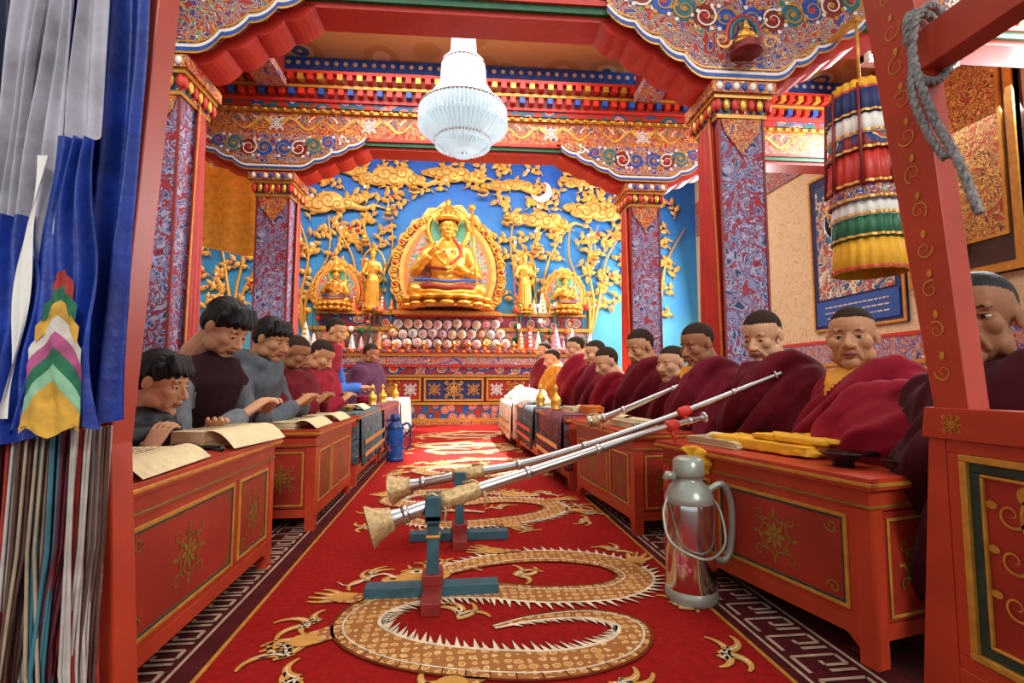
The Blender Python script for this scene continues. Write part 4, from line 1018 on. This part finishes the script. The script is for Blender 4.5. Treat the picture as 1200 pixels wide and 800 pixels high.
# ------------------------------------------------------------------ chandelier
CRY=M('crystal_glass','#dfe9ee',.12,.0,var=.1,scale=60,emit=.28); nt=CRY.node_tree; nt.nodes['Principled BSDF'].inputs['Transmission Weight'].default_value=.45
mb=MB(); c=V((.06,4.5,0))
mb.tube([c+Z*4.2,c+Z*3.85],.012,GOLD,8); mb.lathe([(0,4.2),(.07,4.2),(.06,4.16),(0,4.14)],GOLD,c,20)
def crown(r0,z0,r1,z1,n,th):
    for k in range(n):
        a=2*pi*k/n; u=V((math.cos(a),math.sin(a),0))
        mb.tube([c+u*r0+Z*z0,c+u*((r0+r1)/2)+Z*((z0+z1)/2-.01),c+u*r1+Z*z1],[th,th*1.3,th],CRY,5,smooth=False)
        mb.ell(c+u*r1+Z*(z1-.02),(.012,.012,.022),CRY,6,5)
crown(.05,3.93,.10,3.86,20,.008); crown(.10,3.88,.11,3.74,24,.009); crown(.11,3.72,.19,3.60,30,.009); crown(.19,3.60,.20,3.46,34,.010); crown(.16,3.48,.38,3.14,64,.010); crown(.39,3.18,.395,3.04,68,.010); crown(.38,3.04,.24,2.87,54,.010); crown(.24,2.90,.08,2.79,30,.009)
for r_,z_ in ((.10,3.88),(.19,3.61),(.39,3.17),(.25,2.89)):
    mb.tube([c+V((r_*math.cos(t),r_*math.sin(t),z_)) for t in [2*pi*i/40 for i in range(41)]],.012,SILVER,8)
mb.lathe([(.05,3.9),(.08,3.7),(.14,3.5),(.31,3.16),(.31,3.04),(.2,2.91),(0,2.85)],M('frosted_glass','#b9d3d6',.3,var=.1,emit=.25),c,32)
mb.obj('crystal_chandelier')
# ------------------------------------------------------------------ victory banner
mb=MB(); c=V((2.68,3.0,0))
bands=[(2.66,2.58,.17,.185),(2.58,2.42,.19,.20),(2.42,2.29,.19,.20),(2.29,2.18,.19,.205),(2.18,1.96,.19,.21),(1.98,1.86,.19,.21),(1.87,1.76,.185,.20),(1.77,1.62,.19,.205),(1.63,1.42,.19,.21)]
BM=[YEL,NAVY,WHITE,ALT1,REDB,ORN,WHITE,GREEN,YEL]
for (z0,z1,r0,r1),mt in zip(bands,BM):
    mb.lathe([(r0*.9,z0+.01),(r0,z0),(r1,z1),(r1*.97,z1-.004)],mt,c,96,ruf=.035,nr=22)
    mb.lathe([(r1*1.02,z1+.02),(r1*1.03,z1+.004)],GOLD if mt is not YEL else REDB,c,96,ruf=.035,nr=22)
mb.lathe([(0,2.72),(.1,2.70),(.17,2.66)],REDB,c,40)
mb.tube([c+Z*2.7,c+Z*3.16],.01,GOLD,8)
mb.box(c.x-.02,c.x+.02,2.98,3.32,3.14,3.18,GOLD)
for k in range(8):
    a=2*pi*k/8; mb.tube([c+V((.2*math.cos(a),.2*math.sin(a),2.62)),c+V((.225*math.cos(a),.225*math.sin(a),1.95))],[.008,.012],REDD,6)
mb.obj('hanging_victory_banner')
mb=MB(); TUBE=M('fluorescent_glow','#eaf4ff',.3,emit=16)
mb.box(2.74,3.42,3.02,3.08,2.88,2.93,WHITE); mb.tube([(2.76,3.0,2.90),(3.40,3.0,2.90)],.018,TUBE,10); mb.box(2.74,2.76,2.98,3.08,2.87,2.93,WHITE); mb.box(3.40,3.42,2.98,3.08,2.87,2.93,WHITE); mb.box(3.08,3.12,3.04,3.22,2.90,3.18,WHITE)
mb.obj('fluorescent_tube_lamp')
# ------------------------------------------------------------------ right wall pictures
mb=MB()
x=XR-.001
mb.box(x-.03,x,4.78,6.15,1.35,3.35,NAVY); mb.box(x-.04,x-.03,4.9,6.03,1.75,3.2,PAT('thangka_painting',[(0,'#2a4f7a'),(.4,'#d9c9a0'),(.46,'#3b6a8a'),(.5,'#b5402c'),(.55,'#c9b48a'),(.6,'#35608a')],'swirl',5,1.5))
frame(mb,V((x-.03,0,0)),Y,X,Z,4.78,6.15,1.35,3.35,.03,.015,GOLD)
mb.box(x-.045,x-.03,4.85,6.08,1.42,1.72,M('blue_plaque','#24509c',.6,var=.1))
rr=random.Random(2)
for r_ in range(3):
    yy=4.98
    while yy<5.9: w_=rr.uniform(.02,.07); mb.box(x-.048,x-.045,yy,yy+w_,1.49+r_*.07,1.505+r_*.07,CREAM); yy+=w_+.02
mb.obj('framed_thangka')
mb=MB(); y0,y1,z0,z1=3.6,4.68,1.65,3.95
mb.box(x-.03,x,y0,y1,z0,z1,M('dark_brocade_mount','#3a2216',.6,var=.4,scale=5))
mb.box(x-.035,x-.03,y0+.17,y1-.17,z0+.35,z1-.3,PAT('gold_thangka_painting',[(0,'#7a4a20'),(.36,'#d8a850'),(.42,'#4a2a18'),(.47,'#b57a34'),(.52,'#e6c27a'),(.55,'#6a3a1c'),(.6,'#a83a22')],'swirl',9,2.2))
DG=M('dull_gilding','#b98430',.5,.3,var=.2)
for w_,e_ in ((.05,.05),(.03,.07)): frame(mb,V((x-.03,0,0)),Y,X,Z,y0,y1,z0,z1,w_*1.6,e_,DG)
frame(mb,V((x-.03,0,0)),Y,X,Z,y0+.14,y1-.14,z0+.32,z1-.27,.03,.02,DG)
yy=y1-.02
mb.tube(cr_interp([(x-.1,yy,z1-.05),(x-.12,yy-.22,z1-.6),(x-.12,yy-.3,z1-1.2),(x-.1,yy-.55,z0+.25)],8),.035,DG,8)
mb.obj('gilded_framed_thangka')
mb=MB(); vs=[];fs=[]
for i in range(25):
    for k in range(7):
        vs.append((-3.3+i*.05,6.2-.03*math.sin(i*1.1),3.25-k*.14-(.25*math.sin(i/24*pi*.5) if k==6 else 0)))
for i in range(24):
    for k in range(6): a=i*7+k; fs.append((a,a+1,a+8,a+7))
mb.add(vs,fs,M('orange_yellow_silk_glow','#e8962a',.6,emit=.12),True); o=mb.obj('yellow_silk_valance',recalc=False)  # emission in the silk makes the dark valance look lit
mb=MB(); c=V((4.45,5.4,2.55)); mb.ell(c,(.16,.12,.2),BLACK); mb.ell(c+V((-.1,-.08,.12)),(.1,.08,.1),YEL); mb.tube([c+Z*.15,c+Z*.7,V((4.69,5.4,3.3))],.01,GOLD,6); mb.obj('hanging_cloth_bundle')

# ------------------------------------------------------------------ right door leaf
mb=MB(); x0,x1=1.03,1.075
def yz(poly,a,b_,mat): mb.extr(poly,V((0,0,0)),Y,Z,X,a,b_,mat)
yz([(.985,0.0),(.985,.60),(1.02,.60),(1.075,0.0)],x0-.001,x1+.001,RED)
yz([(.925,.64),(1.0,.64),(1.135,1.75),(1.20,2.45),(1.06,2.45),(1.0,1.75)],x0-.002,x1+.002,RED)
yz([(.2,.60),(1.03,.60),(1.02,.665),(.2,.665)],x0-.008,x1+.003,RED)
yz([(.2,0.0),(.985,0.0),(.985,.14),(.2,.14)],x0,x1,RED)
yz([(.31,1.41),(1.02,1.41),(1.02,1.50),(.31,1.50)],x0-.006,x1+.004,RED)
yz([(.31,2.2),(1.08,2.2),(1.08,2.45),(.31,2.45)],x0-.004,x1-.004,RED)
yz([(.2,.14),(.3,.14),(.3,2.45),(.2,2.45)],x0+.001,x1-.001,RED)
mb.box(x0+.012,x1-.008,.3,.985,.14,.60,REDP)
O=V((x0+.012,0,0))
frame(mb,O,Y,X,Z,.3,.985,.14,.60,.028,.010,RED)
frame(mb,O,Y,X,Z,.33,.957,.17,.572,.014,.014,GOLD)
frame(mb,O,Y,X,Z,.345,.942,.185,.557,.018,.006,DKGRN)
frame(mb,O,Y,X,Z,.365,.922,.205,.537,.006,.008,GOLD)
for cy in (.84,.62,.42):
    c=V((x0+.008,cy,.37)); 
    mb.stroke([c+Z*(-.13+.26*t)+Y*.012*math.sin(t*9) for t in [i/12 for i in range(13)]],.006,-X,GOLD)
    for k in range(6):
        s_=1 if k%2 else -1
        cc=c+Z*(-.11+.042*k)+Y*s_*.03
        mb.stroke(spiral(cc,Y,Z,.028,1.2,s_,pi if s_>0 else 0),.006,-X,GOLD,True); mb.disc(cc+Y*s_*.035+Z*.012,Y,Z,.012,.008,GOLD,8)
    mb.disc(c+Z*.14,Y,Z,.018,.018,GOLD,10)
for k in range(14):
    z_=.74+k*.09; yc=.967+ (z_-.66)*.092
    c=V((x0-.004,yc,z_)); w_=.018+.008*(z_-.6)
    mb.stroke(spiral(c,Y,Z,w_,1.3,1 if k%2 else -1,k),.004,-X,GOLD,True); mb.disc(c+Z*.035,Y,Z,.006,.009,GOLD,8)
motif(mb,V((x0-.009,.96,.632)),Y,Z,-X,.022,GOLD,.003)
mb.obj('door_1',bevel=.002)
mb=MB(); ROPE=M('white_rope','#8f8a85',.9,var=.5,scale=90,bump=.8)
def rope(P,r):
    C=[V(p) for p in cr_interp(P,12)]
    for ph0 in (0,2.09,4.19):
        q=[]
        for i,p in enumerate(C):
            t=(C[min(i+1,len(C)-1)]-C[max(i-1,0)]).normalized(); u=t.orthogonal().normalized(); w_=t.cross(u); a=ph0+i*.9
            q.append(p+(u*math.cos(a)+w_*math.sin(a))*r*.6)
        mb.tube(q,r*.62,ROPE,7)
rope([(1.0,.98,1.47),(1.01,.985,1.54),(1.05,.97,1.53),(1.1,.97,1.45),(1.05,.965,1.38),(1.0,.97,1.40),(.995,.955,1.5),(1.03,.94,1.53),(1.1,.95,1.44)],.008)
rope([(.995,.97,1.46),(.985,.945,1.36),(.99,.92,1.26),(.99,.88,1.16),(.995,.85,1.04)],.008)
rope([(.99,.96,1.42),(.975,.955,1.34),(.98,.93,1.24),(.985,.90,1.17)],.007)
mb.obj('braided_rope')
# ------------------------------------------------------------------ left door: post, leaf, curtain
mb=MB()
mb.extr([(-.60,0),(-.645,.6),(-.600,1.53),(-.55,2.45),(-.66,2.45),(-.70,1.53),(-.76,.6),(-.76,0)],V((0,0,0)),X,Z,Y,1.06,1.13,RED)
for k in range(24):
    z_=.1+k*.095; xe=-.645+.05*max(0,(z_-.6))/.93
    c=V((xe-.045,1.058,z_)); mb.stroke(spiral(c,X,Z,.03,1.4,1 if k%2 else -1,k),.006,-Y,OLIVE,True); mb.disc(c+Z*.045,X,Z,.008,.012,OLIVE,8)
mb.obj('trim_1',bevel=.004)
mb=MB(); mb.box(-1.75,-.77,1.14,1.19,0,2.6,RED); 
for z0,z1 in ((.12,.62),(.72,1.5),(1.6,2.5)):
    mb.box(-1.7,-.8,1.13,1.14,z0,z1,REDP); frame(mb,V((0,1.13,0)),X,Y,Z,-1.7,-.8,z0,z1,.02,.01,GOLD)
    for i in range(4):
        for j in range(3): motif(mb,V((-.93-i*.22,1.127,z0+(z1-z0)*(j+.5)/3)),X,Z,-Y,.085,GOLD,.008)
mb.obj('door_2',bevel=.003)
mb=MB()
BLC=M('royal_blue_silk','#17358f',.5,var=.45,scale=9,bump=.5,bd=.03); WHS=M('grey_white_silk','#b0abb3',.65,var=.25,scale=12,bump=.4,bd=.02); DRS=M('dusty_rose_silk','#6a3038',.6); DKB=M('dark_indigo_silk','#161c3a',.6,var=.3)
def sheet(xa,xb,z1,y,mat,nf=4,amp=.02,nu=60,nv=30,bot=None,ph=0,xlean=0,pinch=0):
    vs=[];fs=[]
    for i in range(nu+1):
        t=i/nu
        for k in range(nv+1):
            s_=k/nv; z_=z1+(bot(t)-z1)*s_
            g=1-pinch*(1-s_)
            xx=(xa+xb)/2+(xb-xa)*(t-.5)*g+xlean*s_+.006*math.sin(9*s_+ph+t*3)
            vs.append((xx,y+amp*math.sin(t*nf*2*pi+ph+2.4*s_)*(.5+.6*s_)-amp*.5*math.sin(t*nf*4.7+5*s_+ph)+.006*noise.noise(V((xx*18,z_*5,ph))),z_))
    for i in range(nu):
        for k in range(nv): a=i*(nv+1)+k; fs.append((a,a+1,a+nv+2,a+nv+1))
    mb.add(vs,fs,mat,True)
sheet(-1.25,-.72,2.3,1.04,DKB,7,.02,bot=lambda t:.58)
sheet(-.80,-.605,2.3,1.02,BLC,5,.016,bot=lambda t:.60+.05*t)
sheet(-.92,-.83,2.3,.985,DRS,3,.014,bot=lambda t:1.0-.1*t)
sheet(-.84,-.765,2.3,.975,DKB,3,.012,bot=lambda t:.9)
sheet(-.775,-.70,2.3,.955,WHS,3.2,.014,bot=lambda t:.80+.1*t,xlean=-.03,ph=1)
sheet(-.70,-.65,2.3,.945,WHS,2.2,.012,bot=lambda t:.98-.1*t,xlean=-.03,ph=2)
sheet(-.655,-.615,2.3,.95,WHS,1.6,.010,bot=lambda t:1.10+.06*t,xlean=-.015,ph=3)
sheet(-.71,-.59,1.14,.93,BLC,3.5,.010,bot=lambda t:.635+.03*math.sin(t*3),pinch=.45,ph=1)
sheet(-.81,-.68,1.0,.935,BLC,3.5,.012,bot=lambda t:.60+.03*t,pinch=.3,ph=2)
sheet(-.70,-.685,1.10,.918,WHITE,1,.004,bot=lambda t:.66,xlean=-.03)
PKS=M('pink_silk','#b0507a',.75,var=.3,scale=40); LGS=M('pale_green_silk','#8ab890',.7,var=.3,scale=40); GRS=M('green_silk','#1f6a48',.75,var=.3,scale=40); RDS=M('red_silk','#a8302a',.75,var=.3,scale=40); YLS=M('gold_silk','#cf9c34',.75,var=.3,scale=40); WTS=M('ivory_silk','#cfc6b8',.75,var=.2,scale=40)
bands_=[RDS,GRS,YLS,WTS,PKS,GRS,LGS,YLS,YLS]
nb=len(bands_)
for j,mt in enumerate(bands_):
    vs=[];fs=[]
    for i in range(17):
        t=-1+2*i/16
        hw=.042*min(1,.35+.2*j)
        xx=-.640+hw*t
        top=.905-.026*j-.055*abs(t)**1.2*min(1,.4+.2*j); bt=top-.030
        if j==nb-1: bt=.63+.02*abs(t)
        for zz in (top,(top+bt)/2,bt): vs.append((xx,.908-.0012*j+.004*math.sin(t*7+zz*30),zz))
    for i in range(16):
        for k in range(2): a=i*3+k; fs.append((a,a+1,a+4,a+3))
    mb.add(vs,fs,mt,True)
FC=[M('fringe_beige','#a8957a',.9),M('fringe_teal','#38707a',.9),M('fringe_maroon','#5e2430',.9),M('fringe_red','#98281c',.9),M('fringe_white','#b4aca2',.9),M('fringe_brown','#5a3c30',.9)]
rr=random.Random(5)
for i in range(420):
    t=rr.random(); x_=-1.0+t*.385; mt=FC[(int(t*23)*7+rr.choice((0,0,1)))%6]
    p0=V((x_,1.0+rr.uniform(-.05,.02),.64)); z1=rr.uniform(.02,.12)
    lean=-.03*(int(t*23)%3-1)
    mb.tube([p0,p0+V((rr.uniform(-.004,.004),0,-.2)),V((x_+rr.uniform(-.006,.008)+lean*.5,p0.y-.01,.25)),V((x_+rr.uniform(-.01,.012)+lean,p0.y,z1))],[.0022,.0028,.0028,.002],mt,5,caps=False)
mb.obj('ceremonial_door_curtain',recalc=False)

# ------------------------------------------------------------------ lights
def area(name,loc,rot,sx_,sy_,e_,col=(1,.95,.88)):
    l=bpy.data.lights.new(name,'AREA'); l.shape='RECTANGLE'; l.size=sx_; l.size_y=sy_; l.energy=e_; l.color=col
    o=bpy.data.objects.new(name,l); o.location=loc; o.rotation_euler=rot; bpy.context.scene.collection.objects.link(o); return o
area('ceiling_fill_light',(0,4.3,4.12),(0,0,0),2.6,1.1,85,(1,.97,.93))  # unseen fill light added under the closed ceiling
area('ceiling_fill_light',(0,2.3,4.12),(0,0,0),3.5,1.6,48,(1,.97,.93))  # second added fill, above the front bay and out of view
area('rear_fill_light',(0,7.2,4.9),(math.radians(20),0,0),6,1.6,460,(1,.98,.95))  # added fill hidden behind the rear beam, brightens the altar end
area('right_fill_light',(4.55,3.9,3.3),(0,math.radians(65),0),.8,2.4,200,(.93,.97,1))  # unseen fill added for glow from the right; the wall has no opening
area('rear_right_window_lamp',(4.5,7.6,2.6),(0,math.radians(82),0),1.6,1.6,230,(.95,.98,1))
def spot(name,loc,tgt,e_,ang,col=(1,.97,.9),bl=.5,rad=.1):
    l=bpy.data.lights.new(name,'SPOT'); l.energy=e_; l.spot_size=math.radians(ang); l.spot_blend=bl; l.color=col; l.shadow_soft_size=rad
    o=bpy.data.objects.new(name,l); o.location=loc; o.rotation_euler=(V(tgt)-V(loc)).to_track_quat('-Z','Y').to_euler(); bpy.context.scene.collection.objects.link(o)
spot('sun_patch_spot',(2.2,8.3,4.85),(1.0,5.8,.7),11000,24)  # spot added for the sunlit patch on the right tables; no opening built
spot('sun_patch_spot',(1.0,8.0,4.85),(.05,8.0,0),2500,18)  # spot added overhead for the bright patch on the aisle floor
l=bpy.data.lights.new('sun','SUN'); l.energy=1.45; l.angle=math.radians(12); l.color=(1,.97,.93)
o=bpy.data.objects.new('sun',l); o.rotation_euler=V((-.25,1,-.62)).to_track_quat('-Z','Y').to_euler(); bpy.context.scene.collection.objects.link(o)
w=bpy.data.worlds.new('world'); bpy.context.scene.world=w; w.use_nodes=True
w.node_tree.nodes['Background'].inputs['Color'].default_value=(.88,.95,1,1); w.node_tree.nodes['Background'].inputs['Strength'].default_value=.85
# ------------------------------------------------------------------ camera
cam=bpy.data.cameras.new('camera'); cam.lens=18; cam.sensor_width=36; cam.clip_start=.02
co=bpy.data.objects.new('camera',cam); co.location=(0,0,.72); co.rotation_euler=(math.radians(94.48),0,math.radians(-6.447))
bpy.context.scene.collection.objects.link(co); bpy.context.scene.camera=co
try:
    bpy.context.scene.view_settings.view_transform='Standard'
except Exception: pass
